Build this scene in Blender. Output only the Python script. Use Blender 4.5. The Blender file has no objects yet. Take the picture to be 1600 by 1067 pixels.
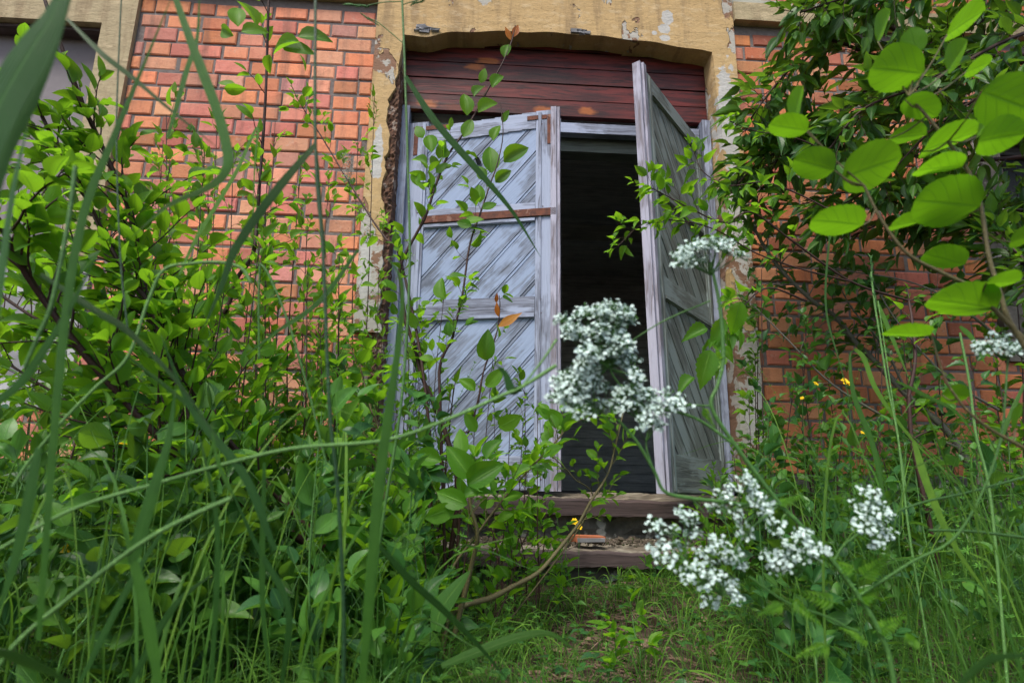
import bpy, math, random
import numpy as np
R = math.radians
rng = np.random.default_rng(7)
random.seed(7)
SC = bpy.context.scene
COL = SC.collection

# ------------------------------------------------------------------ camera, sky, sun, exposure
F = 957.0
PITCH, YAW, ROLL = R(13.3), R(3.3), R(0.9)
CAMZ = 0.42
fw = np.array([math.sin(YAW)*math.cos(PITCH), math.cos(YAW)*math.cos(PITCH), math.sin(PITCH)])
_rt = np.array([math.cos(YAW), -math.sin(YAW), 0.0]); _up = np.cross(_rt, fw)
rt = _rt*math.cos(ROLL)+_up*math.sin(ROLL); up = _up*math.cos(ROLL)-_rt*math.sin(ROLL)
CAM = np.array([0.0, 0.0, CAMZ])
from mathutils import Matrix, Vector
cd = bpy.data.cameras.new("camera"); cam = bpy.data.objects.new("camera", cd); COL.objects.link(cam)
cam.matrix_world = Matrix(((rt[0], up[0], -fw[0], 0), (rt[1], up[1], -fw[1], 0), (rt[2], up[2], -fw[2], CAMZ), (0, 0, 0, 1)))
cd.sensor_width = 36; cd.lens = F/1600*36; cd.clip_start = 0.02; cd.clip_end = 500
cd.dof.use_dof = True; cd.dof.focus_distance = 2.3; cd.dof.aperture_fstop = 5.6
SC.camera = cam

SUN_EL, SUN_AZ = R(56), R(-150)     # azimuth measured from +Y towards +X
world = bpy.data.worlds.new("World"); SC.world = world; world.use_nodes = True
wn = world.node_tree; bg = wn.nodes["Background"]
sky = wn.nodes.new("ShaderNodeTexSky"); sky.sky_type = 'NISHITA'; sky.sun_disc = False
sky.sun_elevation = SUN_EL; sky.sun_rotation = SUN_AZ; sky.air_density = 1.0; sky.dust_density = 3.0
wn.links.new(sky.outputs[0], bg.inputs[0]); bg.inputs[1].default_value = 0.15
sd = bpy.data.lights.new("sun", 'SUN'); sun = bpy.data.objects.new("sun", sd); COL.objects.link(sun)
sd.energy = 2.1; sd.angle = R(20); sd.color = (1.0, 0.95, 0.86)
_sdv = Vector((math.sin(SUN_AZ)*math.cos(SUN_EL), math.cos(SUN_AZ)*math.cos(SUN_EL), math.sin(SUN_EL)))
sun.rotation_euler = _sdv.to_track_quat('Z', 'Y').to_euler(); sun.location = _sdv*20
SC.view_settings.view_transform = 'Standard'; SC.view_settings.look = 'None'
SC.view_settings.exposure = 0.62; SC.view_settings.gamma = 1.0
SC.cycles.max_bounces = 8; SC.cycles.transparent_max_bounces = 4
try:
    SC.cycles.use_denoising = True
    SC.cycles.denoiser = 'OPENIMAGEDENOISE'
except Exception: pass

def P(px, py, Y):
    """the point of the photograph's line of sight through (px, py) that lies Y metres ahead"""
    d = fw+rt*(px-800)/F-up*(py-533.5)/F
    return CAM+d*(Y/d[1])
def mpp(Y): return Y/F               # metres per photo pixel at distance Y

# ------------------------------------------------------------------ naming
ORIG = {}
def tag(o, label=None, cat=None, group=None, kind=None):
    if label: o['label'] = label
    if cat: o['category'] = cat
    if group: o['group'] = group
    if kind: o['kind'] = kind
    return o
def thing(name, loc, label, cat, group=None):
    o = bpy.data.objects.new(name, None); COL.objects.link(o); o.empty_display_size = .05
    o.location = [float(v) for v in loc]; ORIG[o.name] = np.array(loc, float)
    return tag(o, label, cat, group)
def origin(o): return ORIG[o.name]

class MB:
    """collects quads, with UVs, a per-island random value and a colour"""
    def __init__(s): s.V = []; s.Fa = []; s.U = []; s.A = []; s.C = []; s.n = 0
    def add(s, V, Fq, UV=None, r=None, c=None):
        V = np.asarray(V, float); k = len(V)
        s.V.append(V); s.Fa.append(np.asarray(Fq, int)+s.n)
        s.U.append(np.zeros((k, 2)) if UV is None else np.asarray(UV, float))
        s.A.append(np.full(k, rng.random() if r is None else r))
        s.C.append(np.tile((1, 1, 1) if c is None else c, (k, 1)))
        s.n += k
    def build(s, name, m, parent=None, smooth=False, loc=None, bevel=0):
        if not s.V: return None
        V = np.concatenate(s.V); Fq = np.concatenate(s.Fa); U = np.concatenate(s.U)
        o0 = np.zeros(3)
        if parent is not None: o0 = origin(parent)
        elif loc is not None: o0 = np.array(loc, float)
        me = bpy.data.meshes.new(name)
        me.vertices.add(len(V)); me.vertices.foreach_set("co", (V-o0).ravel())
        tri = Fq[:, 3] == Fq[:, 2]; tot = np.where(tri, 3, 4)
        keep = np.ones(Fq.shape, bool); keep[tri, 3] = False; LI = Fq[keep]
        me.loops.add(len(LI)); me.polygons.add(len(Fq))
        me.loops.foreach_set("vertex_index", LI)
        me.polygons.foreach_set("loop_start", np.concatenate([[0], np.cumsum(tot)[:-1]]))
        me.polygons.foreach_set("loop_total", tot)
        me.update(calc_edges=True)
        ul = me.uv_layers.new(name="UVMap"); ul.data.foreach_set("uv", U[LI].ravel())
        a = me.attributes.new("rnd", 'FLOAT', 'POINT'); a.data.foreach_set("value", np.concatenate(s.A))
        c = me.attributes.new("tone", 'FLOAT_COLOR', 'POINT')
        Cc = np.concatenate(s.C); c.data.foreach_set("color", np.hstack([Cc, np.ones((len(Cc), 1))]).ravel())
        me.polygons.foreach_set("use_smooth", np.full(len(Fq), bool(smooth)))
        me.materials.append(m)
        o = bpy.data.objects.new(name, me); COL.objects.link(o)
        if parent is not None:
            o.parent = parent; ORIG[o.name] = o0
        else:
            o.location = [float(v) for v in o0]; ORIG[o.name] = o0
        if bevel:
            b = o.modifiers.new("edge", 'BEVEL'); b.width = bevel; b.segments = 2; b.limit_method = 'ANGLE'
        return o

BOXF = [(0, 1, 3, 2), (4, 6, 7, 5), (0, 4, 5, 1), (2, 3, 7, 6), (0, 2, 6, 4), (1, 5, 7, 3)]
def box(mb, lo, hi, M=None, T=None, along=None, r=None, c=None, jit=0):
    """box between two corners; 24 vertices so that every face has its own UVs in metres (v runs along the grain)"""
    lo = np.array(lo, float); hi = np.array(hi, float)
    pts = np.array([[(lo, hi)[i][0], (lo, hi)[j][1], (lo, hi)[k][2]] for i in (0, 1) for j in (0, 1) for k in (0, 1)])
    if jit: pts = pts+rng.normal(0, jit, pts.shape)
    if along is None: along = int(np.argmax(hi-lo))
    W = pts
    if M is not None: W = pts@np.asarray(M).T
    if T is not None: W = W+np.asarray(T)
    V = []; U = []; Fq = []
    nax = (0, 0, 1, 1, 2, 2)
    order = [(0, 1, 3, 2), (4, 6, 7, 5), (0, 4, 5, 1), (2, 3, 7, 6), (0, 2, 6, 4), (1, 5, 7, 3)]
    for fi, f in enumerate(order):
        ax = nax[fi] if fi < 2 else (1 if fi < 4 else 2)
        oth = [a for a in (0, 1, 2) if a != ax]
        if along in oth: va = along; ua = [a for a in oth if a != along][0]
        else: va, ua = oth[1], oth[0]
        b = len(V)
        for i in f: V.append(W[i]); U.append((pts[i][ua], pts[i][va]))
        Fq.append((b, b+1, b+2, b+3))
    mb.add(V, Fq, U, r, c)

def spline(pts, n):
    pts = np.asarray(pts, float)
    if len(pts) == 2:
        t = np.linspace(0, 1, n)[:, None]; return pts[0]*(1-t)+pts[1]*t
    p = np.vstack([2*pts[0]-pts[1], pts, 2*pts[-1]-pts[-2]])
    t = np.linspace(0, len(pts)-1-1e-6, n); i = t.astype(int); u = (t-i)[:, None]
    a, b, c, d = p[i], p[i+1], p[i+2], p[i+3]
    return .5*((2*b)+(-a+c)*u+(2*a-5*b+4*c-d)*u*u+(-a+3*b-3*c+d)*u**3)
def nrm(v): return v/(np.linalg.norm(v, axis=-1, keepdims=True)+1e-12)
def tube(mb, pts, r0, r1=None, sides=6, n=None, bump=0, r=None, c=None, raw=False):
    r1 = r0 if r1 is None else r1
    pts = np.asarray(pts, float)
    if not raw: pts = spline(pts, n or max(4, 4*(len(pts)-1)))
    n = len(pts); T = nrm(np.gradient(pts, axis=0))
    ref = np.array([0.31, 0.12, 0.94]) if abs(T[:, 2]).mean() < .8 else np.array([1., .1, .05])
    A = nrm(np.cross(T, ref)); B = np.cross(T, A)
    rad = np.linspace(r0, r1, n)
    if bump: rad = rad*(1+bump*rng.normal(0, 1, n))
    a = np.linspace(0, 2*math.pi, sides, endpoint=False)
    V = pts[:, None]+(A[:, None]*np.cos(a)[None, :, None]+B[:, None]*np.sin(a)[None, :, None])*rad[:, None, None]
    L = np.concatenate([[0], np.cumsum(np.linalg.norm(np.diff(pts, axis=0), axis=1))])
    U = np.stack([np.tile(a/6.28, (n, 1)), np.tile(L[:, None], (1, sides))], -1)
    i = np.arange(n-1)[:, None]*sides; j = np.arange(sides)[None]; j2 = (j+1) % sides
    Fq = np.stack([i+j, i+j2, i+sides+j2, i+sides+j], -1).reshape(-1, 4)
    mb.add(V.reshape(-1, 3), Fq, U.reshape(-1, 2), r, c)
    return pts

# ------------------------------------------------------------------ leaf shapes
def w_oval(t): return np.sin(math.pi*t**.82)**.75
def w_point(t): return np.sin(math.pi*t**.72)**.95*(1-.25*t)
def w_lance(t): return np.sin(math.pi*t**.8)**1.15
def w_round(t): return np.sqrt(np.clip(1-(2*t-1)**2, 0, 1))*(1-.12*t)*(1+.0*t)
def leaf_template(wf, ratio, rows=7, cols=3, fold=.18, droop=.15, serr=0, wave=0, twist=0):
    """unit-length leaf along +x, width along y, normal z"""
    t = np.linspace(0, 1, rows); w = wf(np.clip(t, 1e-4, 1-1e-4))*ratio*.5
    w[0] = .012; w[-1] = .004
    s = np.linspace(-1, 1, cols)
    V = np.zeros((rows, cols, 3)); U = np.zeros((rows, cols, 2))
    ph = rng.random()*6
    for i in range(rows):
        for j in range(cols):
            ww = w[i]
            if serr and abs(s[j]) == 1 and 0 < i < rows-1: ww *= 1+(serr if i % 2 else -serr)
            x = t[i]; y = s[j]*ww
            z = abs(y)*fold*2-droop*x*x+wave*math.sin(x*9+ph+s[j]*2)*abs(s[j])
            a = twist*x
            V[i, j] = (x, y*math.cos(a)-z*math.sin(a)*0, z+y*math.sin(a)); U[i, j] = (s[j]*.5+.5, x)
    idx = np.arange(rows*cols).reshape(rows, cols)
    Fq = np.stack([idx[:-1, :-1], idx[:-1, 1:], idx[1:, 1:], idx[1:, :-1]], -1).reshape(-1, 4)
    return V.reshape(-1, 3), Fq, U.reshape(-1, 2)
def templates(wf, ratio, k=6, **kw):
    out = []
    for i in range(k):
        q = dict(kw)
        out.append(leaf_template(wf, ratio*rng.uniform(.85, 1.15), fold=rng.uniform(.05, .45), droop=rng.uniform(-.05, .38),
                                 twist=rng.uniform(-.5, .5), **q))
    return out
T_OVAL = templates(w_oval, .60, rows=7, cols=5, wave=.012)
T_POINT = templates(w_point, .58, rows=9, cols=5, serr=.03, wave=.015)
T_SERR = templates(w_point, .56, rows=17, cols=5, serr=.09, wave=.015)
T_WILLOW = templates(w_point, .42, rows=13, cols=5, serr=.04, wave=.015)
T_LANCE = templates(w_lance, .26, rows=7, cols=3, wave=.01)
T_BIRCH = templates(w_point, .72, rows=11, cols=5, serr=.12, wave=.02)
T_TINY = templates(w_lance, .2, k=4, rows=4, cols=2)
T_ROUND = [leaf_template(w_round, rng.uniform(.88, 1.02), rows=17, cols=9, fold=rng.uniform(.03, .14), droop=rng.uniform(-.03, .09), serr=.018, wave=.012, twist=rng.uniform(-.15, .15)) for _ in range(8)]
def put_leaf(mb, tmpl, p, d, nv, L, r=None, c=None, width=1.0):
    V, Fq, U = tmpl
    d = d/np.linalg.norm(d); s = np.cross(nv, d); ln = np.linalg.norm(s)
    if ln < 1e-3: s = np.cross([.3, .8, .5], d); ln = np.linalg.norm(s)
    s = s/ln; n2 = np.cross(d, s)
    W = np.stack([d, s*width, n2])
    mb.add(p+(V*L)@W, Fq, U, r, c)
def rdir(z=None):
    v = rng.normal(0, 1, 3)
    if z is not None: v[2] = z
    return v/np.linalg.norm(v)

def twig_leaves(st, lf, p0, d0, length, leaf, tm, rad=.0012, gap=.5, upn=.9, sag=0., spread=52, tint=None, first=.12):
    """a twig with alternate leaves; st takes the wood and lf the leaves"""
    n = 6; pts = [p0]; d = d0/np.linalg.norm(d0)
    for i in range(n):
        d = nrm(d+rng.normal(0, .12, 3)+np.array([0, 0, -sag])); pts.append(pts[-1]+d*length/n)
    pts = tube(st, pts, rad, rad*.45, sides=4, n=8)
    k = max(2, int(length/(leaf*gap))); side = rng.choice([-1, 1]); phi = rng.uniform(0, 6.28)
    base = rng.random() if tint is None else tint
    for i in range(k):
        t = first+(1-first)*(i+.5)/k; f = t*(len(pts)-1); a = int(f); q = pts[a]*(1-f+a)+pts[min(a+1, len(pts)-1)]*(f-a)
        tg = nrm(pts[min(a+1, len(pts)-1)]-pts[max(a-1, 0)])
        phi += math.pi*rng.uniform(.75, 1.1)
        s1 = nrm(np.cross(tg, [0.1, .2, 1])); s2 = np.cross(tg, s1)
        o = s1*math.cos(phi)+s2*math.sin(phi)*.6
        ang = R(spread*(1.1-.5*t))*rng.uniform(.7, 1.2)
        ld = tg*math.cos(ang)+o*math.sin(ang)+np.array([0, 0, rng.normal(-.05, .18)])
        L = leaf*rng.uniform(.5, 1.25)*(1-.35*abs(t-.45))
        nv = nrm(np.array([0, 0, upn])+rng.normal(0, .42, 3)-np.array([0, .12, 0]))
        pet = q+nrm(ld)*L*.12
        tube(st, [q, pet], rad*.5, rad*.4, sides=3, n=2)
        put_leaf(lf, tm[rng.integers(len(tm))], pet, ld, nv, L, r=np.clip(base+rng.normal(0, .28), 0, 1))
    put_leaf(lf, tm[rng.integers(len(tm))], pts[-1], pts[-1]-pts[-2]+rng.normal(0, .003, 3), nrm(np.array([0, -.3, 1])+rng.normal(0, .3, 3)), leaf*.7, r=min(1, base+.3))

def ground_z(x, y):
    s = np.clip((y-1.5)/.9, 0, 1); s = s*s*(3-2*s)
    side = np.clip((np.abs(x-.55)-.5)/.7, 0, 1)
    return s*(.08+.10*side)+.018*np.sin(x*3.1+y*2.3)+.012*np.sin(x*7.7-y*5.1+1)
# ------------------------------------------------------------------ materials
def NT(name):
    m = bpy.data.materials.new(name); m.use_nodes = True; nt = m.node_tree
    for n in list(nt.nodes): nt.nodes.remove(n)
    return m, nt
def nd(nt, t, ins=None, **props):
    n = nt.nodes.new(t)
    for k, v in props.items(): setattr(n, k, v)
    for k, v in (ins or {}).items():
        s = n.inputs[k]
        if isinstance(v, bpy.types.NodeSocket): nt.links.new(v, s)
        else: s.default_value = (*v, 1) if isinstance(v, tuple) and len(v) == 3 and s.type == 'RGBA' else v
    return n
def math_(nt, op, a, b=0.0, c=0.0, clamp=False):
    n = nd(nt, 'ShaderNodeMath', {0: a, 1: b, 2: c}, operation=op, use_clamp=clamp); return n.outputs[0]
def mixc(nt, f, a, b, mode='MIX'):
    n = nd(nt, 'ShaderNodeMix', None, data_type='RGBA', blend_type=mode)
    for k, v in ((0, f), (6, a), (7, b)):
        s = n.inputs[k]
        if isinstance(v, bpy.types.NodeSocket): nt.links.new(v, s)
        else: s.default_value = (*v, 1) if isinstance(v, tuple) else v
    return n.outputs[2]
def ramp(nt, f, stops, interp='LINEAR'):
    n = nd(nt, 'ShaderNodeValToRGB', {0: f}); cr = n.color_ramp; cr.interpolation = interp
    while len(cr.elements) < len(stops): cr.elements.new(.5)
    for e, (p, c) in zip(cr.elements, stops): e.position = p; e.color = (*c, 1) if len(c) == 3 else c
    return n.outputs[0]
def sramp(nt, f, a, b): return nd(nt, 'ShaderNodeMapRange', {0: f, 1: a, 2: b, 3: 0., 4: 1.}, interpolation_type='SMOOTHSTEP').outputs[0]
def noise(nt, vec, scale, detail=4, rough=.55, dist=0., out=0):
    return nd(nt, 'ShaderNodeTexNoise', {'Vector': vec, 'Scale': scale, 'Detail': detail, 'Roughness': rough, 'Distortion': dist}).outputs[out]
def mapping(nt, vec, sc=(1, 1, 1), loc=(0, 0, 0)):
    return nd(nt, 'ShaderNodeMapping', {'Vector': vec, 'Scale': sc, 'Location': loc}).outputs[0]
def attr(nt, name, out): return nd(nt, 'ShaderNodeAttribute', None, attribute_name=name).outputs[out]
def obco(nt): return nd(nt, 'ShaderNodeTexCoord').outputs['Object']
def uvco(nt): return nd(nt, 'ShaderNodeTexCoord').outputs['UV']
def finish(nt, col, rough=.8, h=None, hs=.3, hd=.01, spec=.3, trans=None, tf=.35, metal=0.):
    ins = {'Base Color': col, 'Roughness': rough, 'Specular IOR Level': spec, 'Metallic': metal}
    b = nd(nt, 'ShaderNodeBsdfPrincipled', ins)
    if h is not None:
        bp = nd(nt, 'ShaderNodeBump', {'Height': h, 'Strength': hs, 'Distance': hd}); nt.links.new(bp.outputs[0], b.inputs['Normal'])
    out = b.outputs[0]
    if trans is not None:
        t = nd(nt, 'ShaderNodeBsdfTranslucent', {'Color': trans})
        m = nd(nt, 'ShaderNodeMixShader', {0: tf, 1: out, 2: t.outputs[0]}); out = m.outputs[0]
    o = nd(nt, 'ShaderNodeOutputMaterial', {'Surface': out})

def leaf_mat(name, dark, mid, light, tlight, veins=8, rough=.48, tf=.42, spots=True, vstr=.55):
    m, nt = NT(name)
    r = attr(nt, "rnd", 2); col = ramp(nt, r, [(0, dark), (.5, mid), (1, light)])
    uv = nd(nt, 'ShaderNodeSeparateXYZ', {0: uvco(nt)}); u, v = uv.outputs[0], uv.outputs[1]
    au = math_(nt, 'ABSOLUTE', math_(nt, 'SUBTRACT', u, .5))
    rib = math_(nt, 'SUBTRACT', 1., sramp(nt, au, .008, .04))
    sv = math_(nt, 'SINE', math_(nt, 'MULTIPLY', math_(nt, 'SUBTRACT', v, math_(nt, 'MULTIPLY', au, .75)), 6.283*veins))
    sv = math_(nt, 'MULTIPLY', sramp(nt, sv, .86, 1.), .55)
    ve = math_(nt, 'MAXIMUM', rib, sv)
    oc = obco(nt)
    nz = noise(nt, oc, 60, 3); nz2 = noise(nt, oc, 9, 2)
    col = mixc(nt, math_(nt, 'MULTIPLY', sramp(nt, nz, .35, .75), .35), col, dark)
    if spots:
        sp = sramp(nt, noise(nt, oc, 170, 2), .70, .76)
        col = mixc(nt, math_(nt, 'MULTIPLY', sp, .6), col, (.12, .07, .02))
    dry = math_(nt, 'MULTIPLY', sramp(nt, math_(nt, 'ADD', math_(nt, 'ADD', v, math_(nt, 'MULTIPLY', nz, .35)), math_(nt, 'MULTIPLY', r, .12)), 1.22, 1.30), .75)
    col = mixc(nt, dry, col, (.20, .13, .04))
    if veins == 0:
        ln = math_(nt, 'SINE', math_(nt, 'MULTIPLY', u, 62.)); ln = sramp(nt, ln, -.4, 1.)
        col = mixc(nt, math_(nt, 'MULTIPLY', ln, .35), col, dark); ve = math_(nt, 'MAXIMUM', ve, math_(nt, 'MULTIPLY', ln, .5))
    col = mixc(nt, math_(nt, 'MULTIPLY', ve, vstr), col, tuple(min(1, c*1.7+.03) for c in light))
    tcol = mixc(nt, r, tuple(c*.75 for c in tlight), tlight)
    tcol = mixc(nt, math_(nt, 'MULTIPLY', ve, .6), tcol, dark)
    tcol = mixc(nt, math_(nt, 'MULTIPLY', sramp(nt, nz2, .4, .7), .4), tcol, mid)
    h = math_(nt, 'SUBTRACT', math_(nt, 'MULTIPLY', nz, .3), ve)
    finish(nt, col, rough, h, .5, .002, .32, tcol, tf)
    return m
M = {}
M['leaf'] = leaf_mat('fresh_leaf', (.028, .11, .012), (.075, .215, .015), (.14, .32, .022), (.38, .76, .025), tf=.50)
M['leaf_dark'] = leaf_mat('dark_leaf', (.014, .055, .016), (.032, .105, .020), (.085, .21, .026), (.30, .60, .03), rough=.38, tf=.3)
M['leaf_blue'] = leaf_mat('low_leaf', (.018, .075, .026), (.038, .14, .032), (.09, .24, .035), (.22, .50, .04), rough=.35, tf=.33)
M['aspen'] = leaf_mat('aspen_leaf', (.05, .16, .010), (.085, .23, .012), (.12, .30, .016), (.30, .70, .015), veins=5, rough=.6, tf=.45, spots=True, vstr=.22)
M['grass'] = leaf_mat('grass_blade', (.026, .105, .018), (.065, .20, .024), (.20, .38, .045), (.28, .58, .035), veins=0, rough=.45, tf=.35, spots=False, vstr=.25)
M['bigblade'] = leaf_mat('reed_blade', (.011, .055, .010), (.022, .09, .012), (.06, .18, .018), (.08, .26, .012), veins=0, rough=.4, tf=.3, spots=False, vstr=.35)
M['red_leaf'] = leaf_mat('young_red_leaf', (.25, .05, .01), (.4, .12, .015), (.5, .25, .03), (.75, .28, .02), rough=.4)
M['bed'] = leaf_mat('bedstraw_leaf', (.045, .16, .025), (.09, .29, .04), (.17, .42, .05), (.32, .7, .05), veins=0, spots=False, tf=.3)

def bark(name, a, b, sc=300, rough=.6):
    m, nt = NT(name); oc = obco(nt)
    n = noise(nt, mapping(nt, uvco(nt), (3, 60, 1)), 3, 4); n2 = noise(nt, oc, sc, 3)
    c = mixc(nt, n, a, b); c = mixc(nt, sramp(nt, n2, .6, .75), c, tuple(min(1, x*2.2+.01) for x in b))
    finish(nt, c, rough, math_(nt, 'ADD', n, n2), .5, .002, .4); return m
M['bark_red'] = bark('red_bark', (.022, .010, .008), (.055, .022, .015))
M['bark_olive'] = bark('olive_bark', (.06, .05, .022), (.14, .12, .045))
M['bark_grey'] = bark('grey_bark', (.09, .085, .07), (.18, .17, .14))
M['stem_green'] = bark('green_stem', (.03, .10, .02), (.075, .19, .035), rough=.5)
M['stem_dark'] = bark('dark_green_stem', (.008, .04, .012), (.018, .07, .018), rough=.4)
M['stem_pale'] = bark('pale_green_stem', (.06, .17, .035), (.15, .30, .08), rough=.5)

def m_brick():
    m, nt = NT('brick_face'); oc = obco(nt); tone = attr(nt, "tone", 0)
    n = noise(nt, oc, 28, 6, .65); n2 = noise(nt, oc, 3.2, 4); n3 = noise(nt, mapping(nt, oc, (1, 1, 1), (3, 8, 1)), 90, 4, .7)
    c = mixc(nt, math_(nt, 'MULTIPLY', sramp(nt, n, .45, .75), .38), tone, (.30, .075, .05))
    c = mixc(nt, math_(nt, 'MULTIPLY', sramp(nt, n2, .5, .72), .3), c, (.60, .33, .22))
    c = mixc(nt, math_(nt, 'MULTIPLY', sramp(nt, n3, .62, .7), .55), c, (.10, .05, .04))
    dirt = noise(nt, mapping(nt, oc, (6, 1, .7)), 2, 5, .6)
    c = mixc(nt, math_(nt, 'MULTIPLY', sramp(nt, dirt, .50, .72), .55), c, (.12, .085, .07)); c = mixc(nt, math_(nt, 'MULTIPLY', sramp(nt, noise(nt, mapping(nt, oc, (1, 1, 1), (5, 1, 1)), 12, 6, .75), .58, .68), .4), c, (.52, .38, .31))
    finish(nt, c, .85, math_(nt, 'ADD', n, math_(nt, 'MULTIPLY', n3, .6)), .6, .006, .2); return m
M['brick'] = m_brick()
def m_mortar():
    m, nt = NT('mortar'); oc = obco(nt); n = noise(nt, oc, 40, 5, .7); n2 = noise(nt, oc, 4, 3)
    c = mixc(nt, n, (.10, .09, .09), (.30, .27, .255)); c = mixc(nt, math_(nt, 'MULTIPLY', n2, .5), c, (.10, .075, .065))
    finish(nt, c, .95, n, .8, .008, .1); return m
M['mortar'] = m_mortar()
def m_plaster(name, ochre=(.52, .37, .19), ochre2=(.42, .285, .135), under=(.40, .38, .34), lo=.58, patches=(), brown=(.23, .135, .09)):
    """ochre limewash that has flaked to pale and brown undercoats, with a few listed pale splashes"""
    m, nt = NT(name); oc = obco(nt)
    n = noise(nt, mapping(nt, oc, (1, 1, 3)), 5, 6, .65); n2 = noise(nt, oc, 60, 4, .7); n3 = noise(nt, mapping(nt, oc, (1, 1, .5), (2, 3, 4)), 4.5, 6, .6, .4)
    c = mixc(nt, n, ochre2, ochre); c = mixc(nt, math_(nt, 'MULTIPLY', sramp(nt, n2, .55, .72), .45), c, (.16, .115, .06))
    st = noise(nt, mapping(nt, oc, (9, 1, 1.2), (5, 0, 2)), 1.6, 5, .6); c = mixc(nt, math_(nt, 'MULTIPLY', sramp(nt, st, .48, .68), .55), c, (.20, .14, .085)); c = mixc(nt, math_(nt, 'MULTIPLY', sramp(nt, noise(nt, mapping(nt, oc, (1, 1, 2.5), (1, 2, 9)), 13, 6, .7), .52, .66), .35), c, (.62, .50, .33))
    sx = nd(nt, 'ShaderNodeSeparateXYZ', {0: oc}); X, Z = sx.outputs[0], sx.outputs[2]
    low = sramp(nt, Z, 1.95, 1.45)        # plaster has fallen off the lower legs
    fall = sramp(nt, math_(nt, 'ADD', n3, math_(nt, 'MULTIPLY', low, .14)), lo, lo+.015)
    cu = mixc(nt, sramp(nt, noise(nt, oc, 9, 5, .6, .3), .47, .5), brown, under)
    c = mixc(nt, fall, c, cu)
    msk = None
    for (x, z, rx, rz, big) in patches:
        dx = math_(nt, 'DIVIDE', math_(nt, 'SUBTRACT', X, x), rx); dz = math_(nt, 'DIVIDE', math_(nt, 'SUBTRACT', Z, z), rz)
        d = math_(nt, 'SQRT', math_(nt, 'ADD', math_(nt, 'MULTIPLY', dx, dx), math_(nt, 'MULTIPLY', dz, dz)))
        d = math_(nt, 'ADD', d, math_(nt, 'MULTIPLY', math_(nt, 'SUBTRACT', noise(nt, oc, 22 if big else 45, 5), .5), 1.5 if big else .9))
        k = sramp(nt, d, 1.0, .9); msk = k if msk is None else math_(nt, 'MAXIMUM', msk, k)
    if msk is not None: c = mixc(nt, msk, c, mixc(nt, n2, (.36, .35, .33), (.55, .54, .52)))
    h = math_(nt, 'ADD', math_(nt, 'MULTIPLY', n2, .35), math_(nt, 'SUBTRACT', n, math_(nt, 'MULTIPLY', fall, 1.2)))
    finish(nt, c, .9, h, .9, .010, .15); return m
def m_plain(name, a, b, sc=12, rough=.85, hs=.4, stretch=(1, 1, 1), spec=.2, extra=None, metal=0.):
    m, nt = NT(name); oc = mapping(nt, obco(nt), stretch); n = noise(nt, oc, sc, 6, .65); n2 = noise(nt, oc, sc*7, 3)
    c = mixc(nt, sramp(nt, n, .3, .7), a, b)
    if extra: c = mixc(nt, sramp(nt, noise(nt, mapping(nt, oc, (1, 1, 1), (7, 7, 7)), sc*.6, 5, .6), .56, .62), c, extra)
    finish(nt, c, rough, math_(nt, 'ADD', n, math_(nt, 'MULTIPLY', n2, .5)), hs, .004, spec, metal=metal); return m
def m_wood(name, a, b, crack, paint=None, pamt=.5, knots=None, rough=.75, gs=70):
    """weathered board: grain runs along UV v; flakes of old paint where the noise leaves them"""
    m, nt = NT(name); r = attr(nt, "rnd", 2)
    uv = nd(nt, 'ShaderNodeVectorMath', {0: uvco(nt), 1: nd(nt, 'ShaderNodeCombineXYZ', {0: math_(nt, 'MULTIPLY', r, 13.7), 1: math_(nt, 'MULTIPLY', r, 31.), 2: r}).outputs[0]}, operation='ADD').outputs[0]
    wob = noise(nt, mapping(nt, uv, (4, 3, 1)), 1., 2, out=1)
    uv2 = nd(nt, 'ShaderNodeVectorMath', {0: uv, 1: nd(nt, 'ShaderNodeVectorMath', {0: wob, 3: .035}, operation='SCALE').outputs[0]}, operation='ADD').outputs[0]
    g = noise(nt, mapping(nt, uv2, (gs, 2.2, 1)), 1., 5, .7); g2 = noise(nt, mapping(nt, uv2, (gs*3, 6, 1)), 1., 3, .6); bl = noise(nt, mapping(nt, uv, (7, 4, 1)), 1., 4)
    c = mixc(nt, sramp(nt, g, .36, .64), a, b); c = mixc(nt, math_(nt, 'MULTIPLY', sramp(nt, g2, .52, .66), .75), c, crack)
    c = mixc(nt, math_(nt, 'MULTIPLY', sramp(nt, bl, .45, .75), .5), c, crack)
    c = mixc(nt, math_(nt, 'MULTIPLY', math_(nt, 'SUBTRACT', r, .5), .5, clamp=True), c, crack)
    if paint:
        f = math_(nt, 'ADD', math_(nt, 'MULTIPLY', bl, .6), math_(nt, 'MULTIPLY', g, .45)); f = sramp(nt, f, .62-.22*pamt, .70-.22*pamt)
        c = mixc(nt, math_(nt, 'MULTIPLY', f, .85), c, mixc(nt, g2, paint, tuple(x*.75 for x in paint)))
    if knots:
        vo = nd(nt, 'ShaderNodeTexVoronoi', {'Vector': nd(nt, 'ShaderNodeVectorMath', {0: mapping(nt, uv, (8, 3.4, 1)), 1: nd(nt, 'ShaderNodeVectorMath', {0: noise(nt, mapping(nt, uv, (30, 18, 1)), 1., 3, out=1), 3: .28}, operation='SCALE').outputs[0]}, operation='ADD').outputs[0], 'Scale': 1., 'Randomness': 1.}, voronoi_dimensions='2D'); d = vo.outputs['Distance']
        k = math_(nt, 'MULTIPLY', sramp(nt, d, .24, .10), sramp(nt, nd(nt, 'ShaderNodeSeparateColor', {0: vo.outputs['Color']}).outputs[0], .66, .70))
        c = mixc(nt, math_(nt, 'MULTIPLY', k, .85), c, mixc(nt, g2, knots, tuple(x*.4 for x in knots)))
    h = math_(nt, 'ADD', g, math_(nt, 'MULTIPLY', g2, .5))
    finish(nt, c, rough, h, .6, .003, .3); return m
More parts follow.
